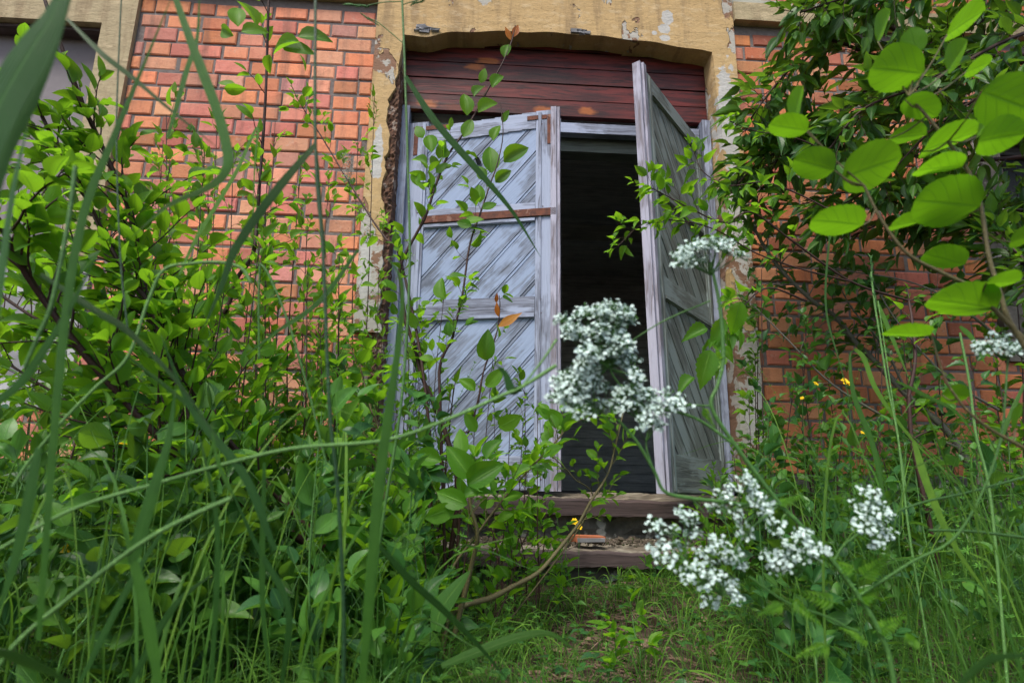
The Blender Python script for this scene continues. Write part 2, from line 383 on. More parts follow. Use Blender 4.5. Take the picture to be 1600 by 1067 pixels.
M['door_wood'] = m_wood('weathered_lavender_wood', (.23, .275, .375), (.10, .115, .15), (.04, .043, .052), paint=(.34, .43, .62), pamt=.6)
M['door_stile'] = m_wood('weathered_lavender_frame_wood', (.26, .29, .38), (.11, .12, .16), (.045, .043, .052), paint=(.41, .47, .63), pamt=.55)
M['door_grey'] = m_wood('weathered_grey_green_wood', (.22, .25, .235), (.11, .125, .12), (.035, .036, .034), paint=(.31, .37, .37), pamt=.55)
M['edge_wood'] = m_wood('peeling_white_edge', (.30, .30, .38), (.17, .15, .17), (.09, .055, .04), paint=(.48, .48, .60), pamt=.6)
M['red_wood'] = m_wood('dark_red_stained_boards', (.15, .022, .018), (.045, .010, .010), (.010, .005, .005), knots=(.50, .15, .03), rough=.45, gs=26)
M['grey_wood'] = m_wood('old_grey_boards', (.13, .125, .12), (.07, .065, .06), (.02, .02, .02))
M['tread'] = m_wood('worn_tread_wood', (.34, .29, .22), (.16, .13, .10), (.04, .035, .03), paint=(.42, .38, .30), pamt=.4, gs=45)
M['fascia'] = m_wood('red_brown_step_edge', (.06, .043, .042), (.085, .06, .058), (.025, .018, .018), paint=(.13, .10, .095), pamt=.3, gs=30)
M['rust'] = m_plain('rusty_iron', (.17, .06, .035), (.08, .035, .028), 40, .8, .6, spec=.3, extra=(.22, .12, .09))
M['concrete'] = m_plain('mossy_concrete', (.14, .13, .115), (.06, .058, .05), 14, .95, .8, extra=(.36, .35, .32))
M['render_grey'] = m_plain('grey_render', (.30, .30, .32), (.19, .19, .2), 7, .9, .5, extra=(.42, .42, .44))
M['shutter'] = m_plain('grey_blind_board', (.23, .21, .22), (.17, .155, .165), 3, .8, .2)
M['dark_room'] = m_wood('dark_room_boards', (.60, .60, .52), (.42, .42, .37), (.2, .2, .18))
M['beam'] = m_wood('pale_green_beam', (.16, .18, .15), (.10, .115, .095), (.05, .05, .045))
M['soil'] = m_plain('soil', (.035, .025, .017), (.07, .048, .035), 16, .95, 1., extra=(.022, .018, .012))
M['litter'] = m_plain('dry_litter', (.13, .085, .06), (.24, .17, .12), 30, .9, .3)
M['moss'] = m_plain('moss', (.03, .05, .012), (.07, .09, .02), 50, .95, 1.)
M['moss_crumbs'] = m_plain('mossy_crumbs', (.07, .06, .045), (.14, .11, .085), 60, .95, .6, extra=(.05, .07, .02))
M['white_petal'] = m_plain('white_petal', (.46, .60, .54), (.64, .78, .74), 50, .6, .1)
M['yellow_petal'] = m_plain('yellow_petal', (.80, .50, .01), (.85, .60, .02), 50, .4, .1)
M['fluff'] = m_plain('seed_fluff', (.55, .55, .5), (.3, .28, .25), 50, .9, .1)
M['spike'] = m_plain('grass_spikelet', (.03, .11, .03), (.09, .2, .06), 200, .6, .4)
M['brickbit'] = m_plain('broken_brick', (.42, .13, .06), (.5, .18, .09), 30, .9, .5)
M['glass'] = m_plain('dusty_dark_glass', (.015, .017, .018), (.03, .032, .03), 4, .6, .05, spec=.2)
M['crumb'] = m_plain('crumbling_brown_edge', (.16, .085, .055), (.07, .045, .035), 45, .95, 1., extra=(.30, .24, .2))
M['plaster'] = m_plaster('ochre_plaster', patches=((.955, 2.83, .035, .032, 0), (.955, 2.77, .030, .022, 0), (.90, 2.80, .016, .014, 0), (.975, 2.90, .035, .05, 0), (1.275, 2.30, .06, .32, 1), (-.52, 2.0, .03, .15, 1), (-.54, 1.42, .03, .2, 1), (1.285, 1.75, .05, .3, 1), (1.30, .78, .05, .16, 1)))
M['plaster_side'] = m_plaster('pale_ochre_plaster', ochre=(.42, .35, .22), ochre2=(.33, .27, .17), lo=.8)

# ------------------------------------------------------------------ the ground
def build_ground():
    mb = MB()
    xs = np.concatenate([[-60, -25, -12], np.linspace(-5, 6, 150), [12, 25, 60]]); ys = np.concatenate([[-60, -20, -6], np.linspace(-1.5, 2.86, 100)])
    X, Y = np.meshgrid(xs, ys); Z = ground_z(X, Y)
    near = (np.abs(X) < 6) & (Y > -1.5); Z = Z+np.where(near, rng.normal(0, .006, Z.shape), 0)
    idx = np.arange(X.size).reshape(X.shape)
    Fq = np.stack([idx[:-1, :-1], idx[:-1, 1:], idx[1:, 1:], idx[1:, :-1]], -1).reshape(-1, 4)
    mb.add(np.stack([X, Y, Z], -1).reshape(-1, 3), Fq, np.stack([X, Y], -1).reshape(-1, 2))
    tag(mb.build('ground', M['soil'], smooth=True), kind='structure')
build_ground()

# ------------------------------------------------------------------ the brick building
DY = 2.8
bld = thing('brick_building', (0, DY, 0), 'derelict orange brick building with an ochre plaster doorway and leaning wooden doors', 'building')
OX0, OX1 = -.43, 1.21
HOLES = [(-.575, 1.34, 1.16, 3.30), (-.445, 1.34, -1, 1.16), (-3.4, -1.79, .72, 2.905), (2.59, 3.85, 1.05, 2.45)]
def build_bricks():
    mb = MB(); H = .0845; z = .497; row = 0
    while z < 4.15:
        z1 = z+H-.0135+rng.normal(0, .0006)
        if 2.90 < z+H/2 < 3.02: z += H; row += 1; continue
        x = -3.9-rng.random()*.12
        while x < 4.9:
            L = .165 if rng.random() < .30 else rng.uniform(.108, .122)
            x1 = x+L
            a, b = x, x1
            skip = False
            for (h0, h1, k0, k1) in HOLES:
                if k0 < (z+z1)/2 < k1 and a < h1 and b > h0:
                    if a < h0-.03: b = h0-.004
                    elif b > h1+.03: a = h1+.004
                    else: skip = True
            if not skip and b-a > .02:
                j = rng.normal(0, .0022, 4); e = .0055; yy = DY+rng.normal(0, .0022)
                o = [(a+j[0], z+j[1]), (b+j[2], z+j[1]), (b+j[2], z1+j[3]), (a+j[0], z1+j[3])]
                c = [((a+b)/2, (z+z1)/2)]
                V = [(px, yy+.02, pz) for px, pz in o]+[(px, yy+.004, pz) for px, pz in o]
                V += [(px+(e if px < (a+b)/2 else -e), yy+rng.normal(0, .0008), pz+(e if pz < (z+z1)/2 else -e)) for px, pz in o]
                Fq = [(0, 1, 5, 4), (1, 2, 6, 5), (2, 3, 7, 6), (3, 0, 4, 7), (4, 5, 9, 8), (5, 6, 10, 9), (6, 7, 11, 10), (7, 4, 8, 11), (8, 9, 10, 11)]
                k = rng.random(); base = np.array([.64, .245, .130])
                if k < .26: base = np.array([.57, .205, .155])
                elif k < .42: base = np.array([.64, .30, .19])
                elif k < .50: base = np.array([.48, .175, .12])
                elif k < .56: base = np.array([.60, .27, .22])
                if rng.random() < .05: base = base*rng.uniform(.45, .7)
                if rng.random() < .05: j = j*3.2
                if a > 1.2: base = base*np.array([.90, .84, .68])  # tree shade on the right wall, painted into the brick tone
                mb.add(V, Fq, None, None, base*rng.uniform(.74, 1.16)*(1+rng.normal(0, .04, 3)))
            x = x1+rng.uniform(.010, .015)
        z += H; row += 1
    mb.build('brick_facing', M['brick'], bld)
    mb = MB()
    def mort(x0, x1, z0, z1): box(mb, (x0, DY+.0065, z0), (x1, DY+.30, z1))
    mort(-3.95, -3.4, .40, 4.2); mort(-3.4, -1.79, .40, .72); mort(-3.4, -1.79, 2.905, 4.2); mort(-1.79, -.56, .40, 4.2); mort(-.56, -.442, .40, 1.2)
    mort(-.56, 1.33, 3.0, 4.2); mort(1.33, 2.60, .40, 4.2); mort(2.60, 3.85, .40, 1.05); mort(2.60, 3.85, 2.45, 4.2); mort(3.85, 4.95, .40, 4.2)
    mb.build('mortar', M['mortar'], bld)
build_bricks()

def grid_prism(mb, xs, zlo, zhi, y0, y1, nz=14):
    """slab whose lower and upper edges follow zlo(x) and zhi(x); front, back and rim faces"""
    n = len(xs); V = []; U = []
    for y in (y0, y1):
        for i, x in enumerate(xs):
            for k in range(nz+1):
                z = zlo(x)+(zhi(x)-zlo(x))*k/nz
                V.append((x, y, z)); U.append((x, z))
    g = lambda s, i, k: s*n*(nz+1)+i*(nz+1)+k
    Fq = []
    for i in range(n-1):
        for k in range(nz): Fq.append((g(0, i, k), g(0, i+1, k), g(0, i+1, k+1), g(0, i, k+1)))
        Fq.append((g(1, i, 0), g(1, i+1, 0), g(0, i+1, 0), g(0, i, 0))); Fq.append((g(0, i, nz), g(0, i+1, nz), g(1, i+1, nz), g(1, i, nz)))
    for k in range(nz):
        Fq.append((g(1, 0, k), g(0, 0, k), g(0, 0, k+1), g(1, 0, k+1))); Fq.append((g(0, n-1, k), g(1, n-1, k), g(1, n-1, k+1), g(0, n-1, k+1)))
    mb.add(V, Fq, U, .5)
def build_portal():
    FY = DY-.03
    arch = lambda x: 2.698+.066*(1-((x-.39)/.82)**2)+.004*math.sin(x*23)+(.012*math.exp(-((x+.30)/.07)**2)*-1.6)
    mb = MB()
    grid_prism(mb, np.linspace(OX0, OX1, 60), arch, lambda x: 3.30, FY, DY+.145)
    def leg(x_in, x_out, sgn):     # inner edge ragged where the plaster has crumbled
        n = 90; V = []; U = []
        zs = np.linspace(1.10 if sgn < 0 else .42, 3.30, n)
        rag = np.cumsum(rng.normal(0, .006, n)); rag = (rag-np.linspace(rag[0], rag[-1], n)); rag = np.clip(np.abs(rag)*1.3+.012+.01*np.sin(zs*9), .004, .055)
        rag = rag*np.clip((2.62-zs)/.3, 0, 1)
        if sgn > 0: rag = rag*.35
        for i, z in enumerate(zs):
            xi = x_in+(-rag[i] if sgn < 0 else rag[i]); ch_ = .006 if z < 2.68 else 0.
            for x, y in ((x_in, DY+.15), (xi, DY-.0), (xi+(-ch_ if sgn < 0 else ch_), FY), ((xi+x_out)/2, FY), (x_out, FY), (x_out, DY+.02)):
                V.append((x, y, z)); U.append((x, z))
        Fq = []
        for i in range(n-1):
            for k in range(5):
                a = i*6+k; q = (a, a+1, a+7, a+6)
                Fq.append(q if sgn > 0 else q[::-1])
        mb.add(V, Fq, U, .5)
    leg(OX0, -.575, -1); leg(OX1, 1.34, 1)
    mb.build('door_surround', M['plaster'], bld)
    # crumbled brown edge beside the left jamb
    cb = MB(); n, k = 150, 7; V = []
    for i in range(n):
        z = .5+(2.50-.5)*i/(n-1)
        for j in range(k):
            x = OX0-.062+.066*j/(k-1); dp = .0 if j < k-1 else .06
            V.append((x+rng.normal(0, .002), DY-.014+dp+.007*math.sin(z*31+j)*math.sin(z*13)+rng.normal(0, .0045), z))
    cb.add(V, [(i*k+j, i*k+j+1, (i+1)*k+j+1, (i+1)*k+j) for i in range(n-1) for j in range(k-1)])
    cb.build('crumbled_edge', M['crumb'], bld)
    for cx, cz, L in ((-.335, 2.735, .15), (.50, 2.775, .09)):
        ch = MB()
        for i in range(9):
            c = np.array([cx+rng.normal(0, L/4), FY-.004, cz+rng.normal(0, .007)]); s = rng.uniform(.008, .02)
            box(ch, c-np.array([s*1.6, .006, s*.5]), c+np.array([s*1.6, .01, s*.5]), jit=.004)
        ch.build('broken_plaster', M['render_grey'], bld)
build_portal()
for a, b in ((-1.79, -.578), (1.343, 4.9)):
    bb = MB(); box(bb, (a, DY-.045, 2.905), (b, DY+.03, 3.018), jit=.001); bb.build('plaster_band', M['plaster_side'], bld, bevel=.004)
fd = MB()
box(fd, (-3.95, DY-.035, -.3), (-.50, DY+.3, .485), jit=.002); box(fd, (1.24, DY-.035, -.3), (4.95, DY+.3, .485), jit=.002)
fd.build('foundation', M['concrete'], bld, bevel=.012)
w = MB(); box(w, (-3.4, DY-.015, 1.425), (-3.2, DY+.2, 2.86)); box(w, (-3.4, DY-.018, 2.68), (-1.95, DY+.2, 3.018)); box(w, (-1.95, DY-.022, 1.425), (-1.79, DY+.2, 3.018))
wl = w.build('window', M['plaster_side'], bld, bevel=.003)
tag(wl, 'blocked window in a pale ochre plaster surround')
w = MB(); box(w, (-3.19, DY+.10, 1.43), (-1.951, DY+.13, 2.677)); w.build('blind_board', M['shutter'], wl)
w = MB(); box(w, (-3.19, DY+.02, 2.66), (-1.952, DY+.09, 2.676)); w.build('head_strip', M['fascia'], wl)
w = MB(); box(w, (-3.4, DY-.012, .72), (-1.792, DY+.2, 1.423), jit=.001); w.build('sill_apron', M['render_grey'], wl, bevel=.004)
w = MB(); box(w, (2.592, DY-.03, 1.05), (2.735, DY+.18, 2.45)); box(w, (2.735, DY-.028, 2.30), (3.85, DY+.18, 2.449)); box(w, (2.70, DY-.06, .98), (3.85, DY+.18, 1.049)); box(w, (3.72, DY-.03, 1.05), (3.849, DY+.18, 2.30))
wr = w.build('window', M['concrete'], bld, bevel=.004); tag(wr, 'dark window in a grey stone surround')
w = MB(); box(w, (2.74, DY+.12, 1.055), (3.715, DY+.126, 2.295)); w.build('pane', M['glass'], wr)
w = MB()
for a, b in (((2.737, 1.052), (2.79, 2.298)), ((3.66, 1.052), (3.718, 2.298)), ((3.2, 1.11), (3.25, 2.24))): box(w, (a[0], DY+.08, a[1]), (b[0], DY+.118, b[1]))
for z in (1.052, 1.62, 2.24): box(w, (2.792, DY+.082, z), (3.658, DY+.116, z+.055))
w.build('frame', M['grey_wood'], wr)

# room behind the doors, and a roof over it
def room():
    x0, x1, y0, y1, z0, z1 = -3.2, 4.2, DY+.30, 7.2, .385, 3.0
    mb = MB()
    nb = 26
    for i in range(nb):          # back wall boards
        h = (z1-z0)/nb; box(mb, (x0, y1+rng.uniform(0, .006), z0+i*h), (x1, y1+.05, z0+i*h+h-.006), along=0)
    box(mb, (x0-.1, y1+.051, z0-.1), (x1+.1, y1+.12, z1+.1)); box(mb, (x0-.1, y0, z0-.12), (x1+.1, y1+.05, z0-.062))
    for xa, xb in ((x0-.1, x0), (x1, x1+.1)):     # side walls, each with an unseen opening added to let daylight in
        box(mb, (xa, y0, z0), (xb, 3.9, z1)); box(mb, (xa, 6.3, z0), (xb, y1+.05, z1)); box(mb, (xa, 3.9, z0), (xb, 6.3, 1.15)); box(mb, (xa, 3.9, 2.6), (xb, 6.3, z1))
    mb.build('inner_wall', M['dark_room'], bld)
    mb = MB()
    for i in range(40):
        w = (y1-y0)/40; box(mb, (x0, y0+i*w, z1), (x1, y0+i*w+w-.008, z1+.03), along=0)
    box(mb, (x0-.1, y0-.3, z1+.031), (x1+.1, y1+.1, z1+.08))
    mb.build('ceiling', M['dark_room'], bld)
    mb = MB()
    for i in range(34):
        w = (x1-x0)/34; box(mb, (x0+i*w, DY+.1, z0-.06), (x0+i*w+w-.006, y1, z0), along=1)
    mb.build('floor', M['grey_wood'], bld)
    mb = MB(); box(mb, (-4.3, DY-.5, 4.2), (5.3, 7.6, 4.32)); mb.build('roof', M['concrete'], bld)
    mb = MB(); box(mb, (x0, 5.2, 2.62), (x1, 5.32, 2.78)); box(mb, (x0, y1-.06, 1.62), (x1, y1-.002, 1.70)); mb.build('beam', M['dark_room'], bld)
room()

# door frame, transom and the stained boards above the doors
RY = DY+.09
zb = [P(900, y, RY)[2] for y in (183, 158, 133, 108, 83, 58, 40)]
mb = MB()
for i in range(6):
    d = .003*(i % 2)
    box(mb, (OX0+.005, RY+d-.001*i, zb[i]+.003), (OX1-.002, RY+.03, zb[i+1]-.004), along=0, r=rng.random())
box(mb, (OX0+.005, RY+.0305, zb[0]+.01), (OX1-.002, RY+.05, zb[6]), along=0, r=1.)
red = mb.build('overdoor_boards', M['red_wood'], bld, bevel=.003); tag(red, 'dark red stained boards over the doors')
mb = MB()
FYf = DY+.055
box(mb, (OX0+.002, FYf, .39), (OX0+.042, FYf+.10, 2.345)); mb.build('door_jamb', M['door_stile'], bld, bevel=.003)
mb = MB(); box(mb, (OX1-.045, FYf, .39), (OX1-.003, FYf+.10, 2.345)); mb.build('door_jamb', M['door_stile'], bld, bevel=.003)
mb = MB()
z0, z1 = P(930, 209, RY)[2], P(930, 194, RY)[2]
box(mb, (.37, RY+.0, z0), (OX1-.05, RY+.05, z1)); box(mb, (.37, RY+.004, z1+.001), (.41, RY+.045, zb[0]-.01))
mb.build('transom_bar', M['door_stile'], bld, bevel=.003)
mb = MB(); z0, z1 = P(930, 243, RY+.1)[2], P(930, 212, RY+.1)[2]
box(mb, (OX0+.05, RY+.07, z0), (OX1-.05, RY+.16, z1)); box(mb, (OX0+.05, RY+.05, z1-.028), (OX1-.05, RY+.069, z1)); mb.build('lintel_beam', M['beam'], bld, bevel=.003)
mb = MB(); box(mb, (OX0+.05, RY+.11, z1+.001), (OX1-.05, RY+.16, zb[0]+.1)); mb.build('upper_light_board', M['dark_room'], bld)

def clip(poly, a, b, c):     # keep a*x+b*z<=c
    out = []
    for i in range(len(poly)):
        p, q = poly[i], poly[(i+1) % len(poly)]
        dp, dq = a*p[0]+b*p[1]-c, a*q[0]+b*q[1]-c
        if dp <= 0: out.append(p)
        if dp*dq < 0: t = dp/(dp-dq); out.append((p[0]+(q[0]-p[0])*t, p[1]+(q[1]-p[1])*t))
    return out
def door(hinge, u2, nout, label, mats, strap, sag=False, bw=.066, H=1.858, lean=0.):
    u = np.array([u2[0], u2[1], 0.]); u /= np.linalg.norm(u); n = np.array([nout[0], nout[1], 0.]); n /= np.linalg.norm(n)
    Mx = np.array([u, n, [-lean, 0, 1.]]).T; T = np.array([hinge[0]+lean*1.75, hinge[1], .402]); W, TH = .775, .036
    woodp, woodf, edge = mats
    rails = [(H-.095, H), (1.26, 1.36), (.78, .885), (.0, .15)]
    d = MB()      # backing panel = body of the leaf
    box(d, (.02, -.016, .02), (W-.02, -.002, H-.02), Mx, T, along=2)
    dr = d.build('door', woodp, bld); tag(dr, label)
    SW = .105
    for k, (a, b) in enumerate(((0, SW), (W-SW, W))):
        s = MB(); box(s, (a, -.02, 0), (b, TH-.02, H), Mx, T, along=2, r=.2+.3*k)
        bx = (a+.012, b-.012) ; box(s, (b-.028 if k == 0 else a+.012, TH-.0205, .01), (b-.012 if k == 0 else a+.028, TH-.014, H-.01), Mx, T, along=2, r=.4)
        s.build('stile', woodf, dr, bevel=.003)
    s = MB(); box(s, (W+.0005, -.018, .0), (W+.014, TH-.018, H+.012), Mx, T, along=2, r=.15); box(s, (W-.03, TH-.019, 0), (W-.002, TH-.008, H+.01), Mx, T, along=2, r=.3)
    s.build('edge_strip', edge, dr, bevel=.002)
    for k, (a, b) in enumerate(rails):
        s = MB()
        if k == 0 and sag:    # warped top rail, cracked at the hinge side
            xs = np.linspace(SW+.002, W-SW-.002, 9)
            for i in range(8):
                dz = -.022*math.sin((1-i/7)*1.6)
                box(s, (xs[i], -.019, a+dz), (xs[i+1], TH-.021, b-.004+dz), Mx, T, along=0, r=.42)
            s.build('rail', woodf, dr)
        else:
            box(s, (SW+.002, -.019, a), (W-SW-.002, TH-.021, b), Mx, T, along=0, r=rng.random()*.7)
            box(s, (SW+.003, TH-.0212, a+.004), (W-SW-.003, TH-.013, a+.018), Mx, T, along=0, r=.5)
            s.build('rail', woodf, dr, bevel=.003)
    for k in range(3):
        z0, z1 = rails[k+1][1], rails[k][0]; x0, x1 = SW, W-SW
        s = MB(); c = -1.2
        while c < 2.2:
            for (c0, c1, yy) in ((c, c+bw, .0085+rng.normal(0, .0007)), (c+bw+.004, c+bw+.014, .0065)):
                q = math.sqrt(.5)
                poly = [(x0-.003, z0-.003), (x1+.003, z0-.003), (x1+.003, z1+.003), (x0-.003, z1+.003)]
                poly = clip(poly, -q*1.06, q*.94, c1*1.0); poly = clip(poly, q*1.06, -q*.94, -c0) if len(poly) > 2 else []
                if len(poly) < 3: continue
                m_ = len(poly); front = [(p[0], yy, p[1]) for p in poly]; back = [(p[0], -.001, p[1]) for p in poly]
                V = np.array(front+back)@Mx.T+T
                U = [((-p[0]+p[1])*q, (p[0]+p[1])*q) for p in poly]*2
                Fq = [(0, i, i+1, i+1) for i in range(1, m_-1)]+[(i, (i+1) % m_, m_+(i+1) % m_, m_+i) for i in range(m_)]
                s.add(V, Fq, U)
            c += bw+.018
        s.build('diagonal_boards', woodp, dr)
    s = MB()
    for z in () if not strap else (.05, .10, .80, .865, 1.28, 1.345, H-.07, H-.025):
        for x in (.03, .075, W-.075, W-.03):
            c = np.array([x+rng.normal(0, .003), TH-.0205, z+rng.normal(0, .004)]); tube(s, [Mx@c+T, Mx@(c+[0, .0022, 0])+T, Mx@(c+[0, .0026, 0])+T], .0042, .002, sides=7, raw=True)
    if strap: s.build('nails', M['rust'], dr)
    if strap:
        s = MB(); c = np.array([.38, .012, 1.60]); tube(s, [Mx@c+T, Mx@(c+[0, .02, 0])+T, Mx@(c+[0, .035, 0])+T, Mx@(c+[0, .04, 0])+T], .013, .010, sides=10, raw=True); s.build('knob', M['grey_wood'], dr, smooth=True)
        s = MB(); box(s, (.10, TH-.0205, 1.285), (W-.004, TH-.008, 1.322), Mx, T, along=0)
        s.build('iron_strap', M['rust'], dr, bevel=.002)
        for (x, z, a, b) in ((.03, 1.67, .022, .16), (.053, 1.808, .17, .022), (W-.15, 1.81, .10, .022), (W-.048, 1.67, .022, .162)):
            s = MB(); box(s, (x, TH-.0205, z), (x+a, TH-.0165, z+b), Mx, T)
            s.build('corner_iron', M['rust'], dr, bevel=.0015)
    return dr
door((-.385, 2.905), (.738, -.185), (-.245, -.97), 'lavender grey weathered door leaf with diagonal boards and rusty strap', (M['door_wood'], M['door_stile'], M['edge_wood']), True, True, .094)
door((1.163, 2.905), (-.473, -.57), (.773, -.634), 'grey green weathered door leaf swung outward', (M['door_grey'], M['door_grey'], M['edge_wood']), False, H=1.825, lean=.02)

# ------------------------------------------------------------------ steps
def slab(name, lo, hi, label, cat):
    root = thing(name, ((lo[0]+hi[0])/2, (lo[1]+hi[1])/2, lo[2]-.04), label, cat)
    mb = MB(); n = 4; yb = np.linspace(lo[1]+.03, hi[1], n+1)
    for i in range(n):
        k = 70; xs = np.linspace(lo[0], hi[0], k+1); off = rng.uniform(-.004, .003)
        fall = -.022*(1-(i+.5)/n)
        V = []; U = []
        for j, x in enumerate(xs):
            w1 = .005*math.sin(x*7+i)+.003*math.sin(x*37+i*2)+rng.normal(0, .0017)
            for y, z in ((yb[i]+.002, lo[2]+.01), (yb[i]+.002, hi[2]+fall+w1+off), (yb[i+1]-.002, hi[2]+fall+.003+w1+off), (yb[i+1]-.002, lo[2]+.01)):
                V.append((x, y, z)); U.append((y, x))
        Fq = [(a, a+4, a+5, a+1) for j in range(k) for a in [j*4+q for q in range(3)]]
        mb.add(V, Fq, U)
    mb.build('tread', M['tread'], root)
    mb = MB(); k = 80; xs = np.linspace(lo[0]-.005, hi[0]+.005, k+1); V = []; U = []
    for j, x in enumerate(xs):
        w1 = .004*math.sin(x*5)+.002*math.sin(x*29)+rng.normal(0, .0013)
        for y, z in ((lo[1]+.035, lo[2]), (lo[1]+.002, lo[2]+w1), (lo[1], hi[2]-.028+w1), (lo[1]+.012, hi[2]-.018+w1), (lo[1]+.035, hi[2]-.02+w1)):
            V.append((x, y, z)); U.append((z*2+y, x))
    Fq = [(a, a+5, a+6, a+1) for j in range(k) for a in [j*5+q for q in range(4)]]
    mb.add(V, Fq, U, .3)
    mb.build('edge_board', M['fascia'], root)
    return root
slab('door_step', (-.62, 2.55, .308), (1.30, 2.90, .392), 'long timber door step with a red brown edge board, upper of two', 'step')
slab('door_step', (-.45, 2.30, .140), (1.16, 2.62, .212), 'lower timber step scattered with moss, crumbs and brick bits', 'step')
ms = MB()
def masonry(lo, hi):
    n, k = 40, 8; V = []
    for i in range(n+1):
        for j in range(k+1):
            x = lo[0]+(hi[0]-lo[0])*i/n; z = lo[2]+(hi[2]-lo[2])*j/k
            V.append((x, lo[1]+.012*math.sin(x*19+z*31)+rng.normal(0, .006), z))
    Fq = [(a, a+k+1, a+k+2, a+1) for i in range(n) for a in [i*(k+1)+j for j in range(k)]]
    ms.add(V, Fq); box(ms, (lo[0], lo[1]+.03, lo[2]), hi)
masonry((-.60, 2.62, .10), (1.28, 2.9, .31)); masonry((-.42, 2.36, -.05), (1.14, 2.7, .145))
tag(ms.build('step_masonry', M['concrete'], loc=(.34, 2.7, 0), smooth=False), 'mossy rubble masonry carrying the two timber steps', 'masonry')
bk = MB(); c = P(918, 847, 2.42); c[2] = .232
Mz = np.array([[math.cos(.12), -math.sin(.12), 0], [math.sin(.12), math.cos(.12), 0], [0, 0, 1]])
box(bk, (-.055, -.04, -.012), (.055, .04, .010), Mz, c, jit=.003)
bs = bk.build('brick_piece', M['brickbit'], loc=c, bevel=.003); tag(bs, 'flat broken orange brick piece lying on the lower step', 'brick')
bk = MB(); box(bk, (-.052, -.046, -.010), (.054, -.0405, .006), Mz, c, jit=.001); bk.build('glazed_edge', M['render_grey'], bs)
bs['label'] = 'flat broken orange brick piece with a pale edge lying on the lower step'
# crumbs and moss on the lower step
cr = MB()
for i in range(900):
    x = rng.uniform(.0, 1.12); y = 2.33+.29*rng.random()**.6; s = rng.uniform(.002, .007)*(1+1.2*(rng.random() < .08))
    q = np.array([x, y, .214+s*.3]); A = rng.normal(0, 1, (3, 3)); A, _ = np.linalg.qr(A)
    box(cr, (-s, -s*.7, -s*.5), (s, s*.7, s*.5), A, q)
tag(cr.build('debris', M['moss_crumbs']), 'crumbled mortar and dry bits strewn on the lower step', 'debris', kind='stuff')

# ------------------------------------------------------------------ plants
def path(pp):    # [(px, py, Y)...] -> world points
    return np.array([P(*q) for q in pp])
def to_ground(p, lean=(0, 0)):
    x, y = p[0]+lean[0], p[1]+lean[1]; return np.array([x, y, float(ground_z(x, y))-.02])
def shrub(name, label, cat, stems, leafm, barkm, tm=T_OVAL, leaf=.05, gap=.5, group=None, root=None, upn=.9, sag=0., parts=('stem', 'foliage')):
    """stems: list of dict(pts=[(px,py,Y)..], r0, r1, n=twigs, tl=twig length, t0=first height with twigs, base=world point)"""
    NK, LK = 1.55, 1.22
    leaf = leaf*LK
    first = stems[0]['w'] if 'w' in stems[0] else path(stems[0]['pts'])
    base = root if root is not None else first[0]
    th = thing(name, base, label, cat, group)
    lf = MB()
    for s in stems:
        st = MB()
        w = s['w'] if 'w' in s else path(s['pts'])
        sp = tube(st, w, s['r0'], s['r1'], sides=7, n=max(8, 5*len(w)), bump=.06)
        N = len(sp); t0 = s.get('t0', .3); nn = int(s.get('n', 8)*NK)
        for i in range(nn):
            t = t0+(s.get('t1', 1)-t0)*(i+rng.random())/nn; f = min(t, .999)*(N-1); a = int(f); q = sp[a]*(1-f+a)+sp[a+1]*(f-a)
            tg = nrm(sp[a+1]-sp[a]); o = rdir(); o = nrm(o-tg*(o@tg)); o[1] *= s.get('flat', .7)
            d = tg*rng.uniform(.3, 1.)+o*rng.uniform(.5, 1.1)+np.array([0, 0, .25-sag])
            twig_leaves(st, lf, q, d, s.get('tl', .2)*rng.uniform(.5, 1.25)*(1.1-.5*t), s.get('leaf', leaf/LK)*LK, tm, rad=max(.0009, s['r1']*.6), gap=gap, upn=upn, sag=sag)
        if s.get('tip', True): twig_leaves(st, lf, sp[-2], sp[-1]-sp[-3], s.get('tl', .2)*.6, s.get('leaf', leaf)*.8, tm, rad=s['r1'], gap=gap, upn=upn)
        for (px, py, Y, L, ang, tilt) in s.get('leaves', ()): leaf_px(lf, px, py, Y, L, ang, tm, tilt)
        st.build(parts[0], barkm, th, smooth=True)
    lf.build(parts[1], leafm, th, smooth=True)
    return th
def leaf_px(mb, px, py, Y, Lpx, ang, tm, tilt=.35, w=1., r=None, start=False):
    """one leaf whose middle (or base) is at a seen point, with its real length; ang = its direction in the view, 0 right, 90 up"""
    c = P(px, py, Y); L = Lpx*mpp(Y)*1.02
    d = rt*math.cos(R(ang))+up*math.sin(R(ang))+fw*rng.normal(0, tilt*.8)
    d = nrm(d); nv = nrm(-fw+np.array([0, 0, .35])+rng.normal(0, tilt, 3)*.8)
    p = c if start else c-d*L*.5
    V, Fq, U = tm[rng.integers(len(tm))]
    put_leaf(mb, (V, Fq, U), p, d, nv, L, r, width=w)
    return p

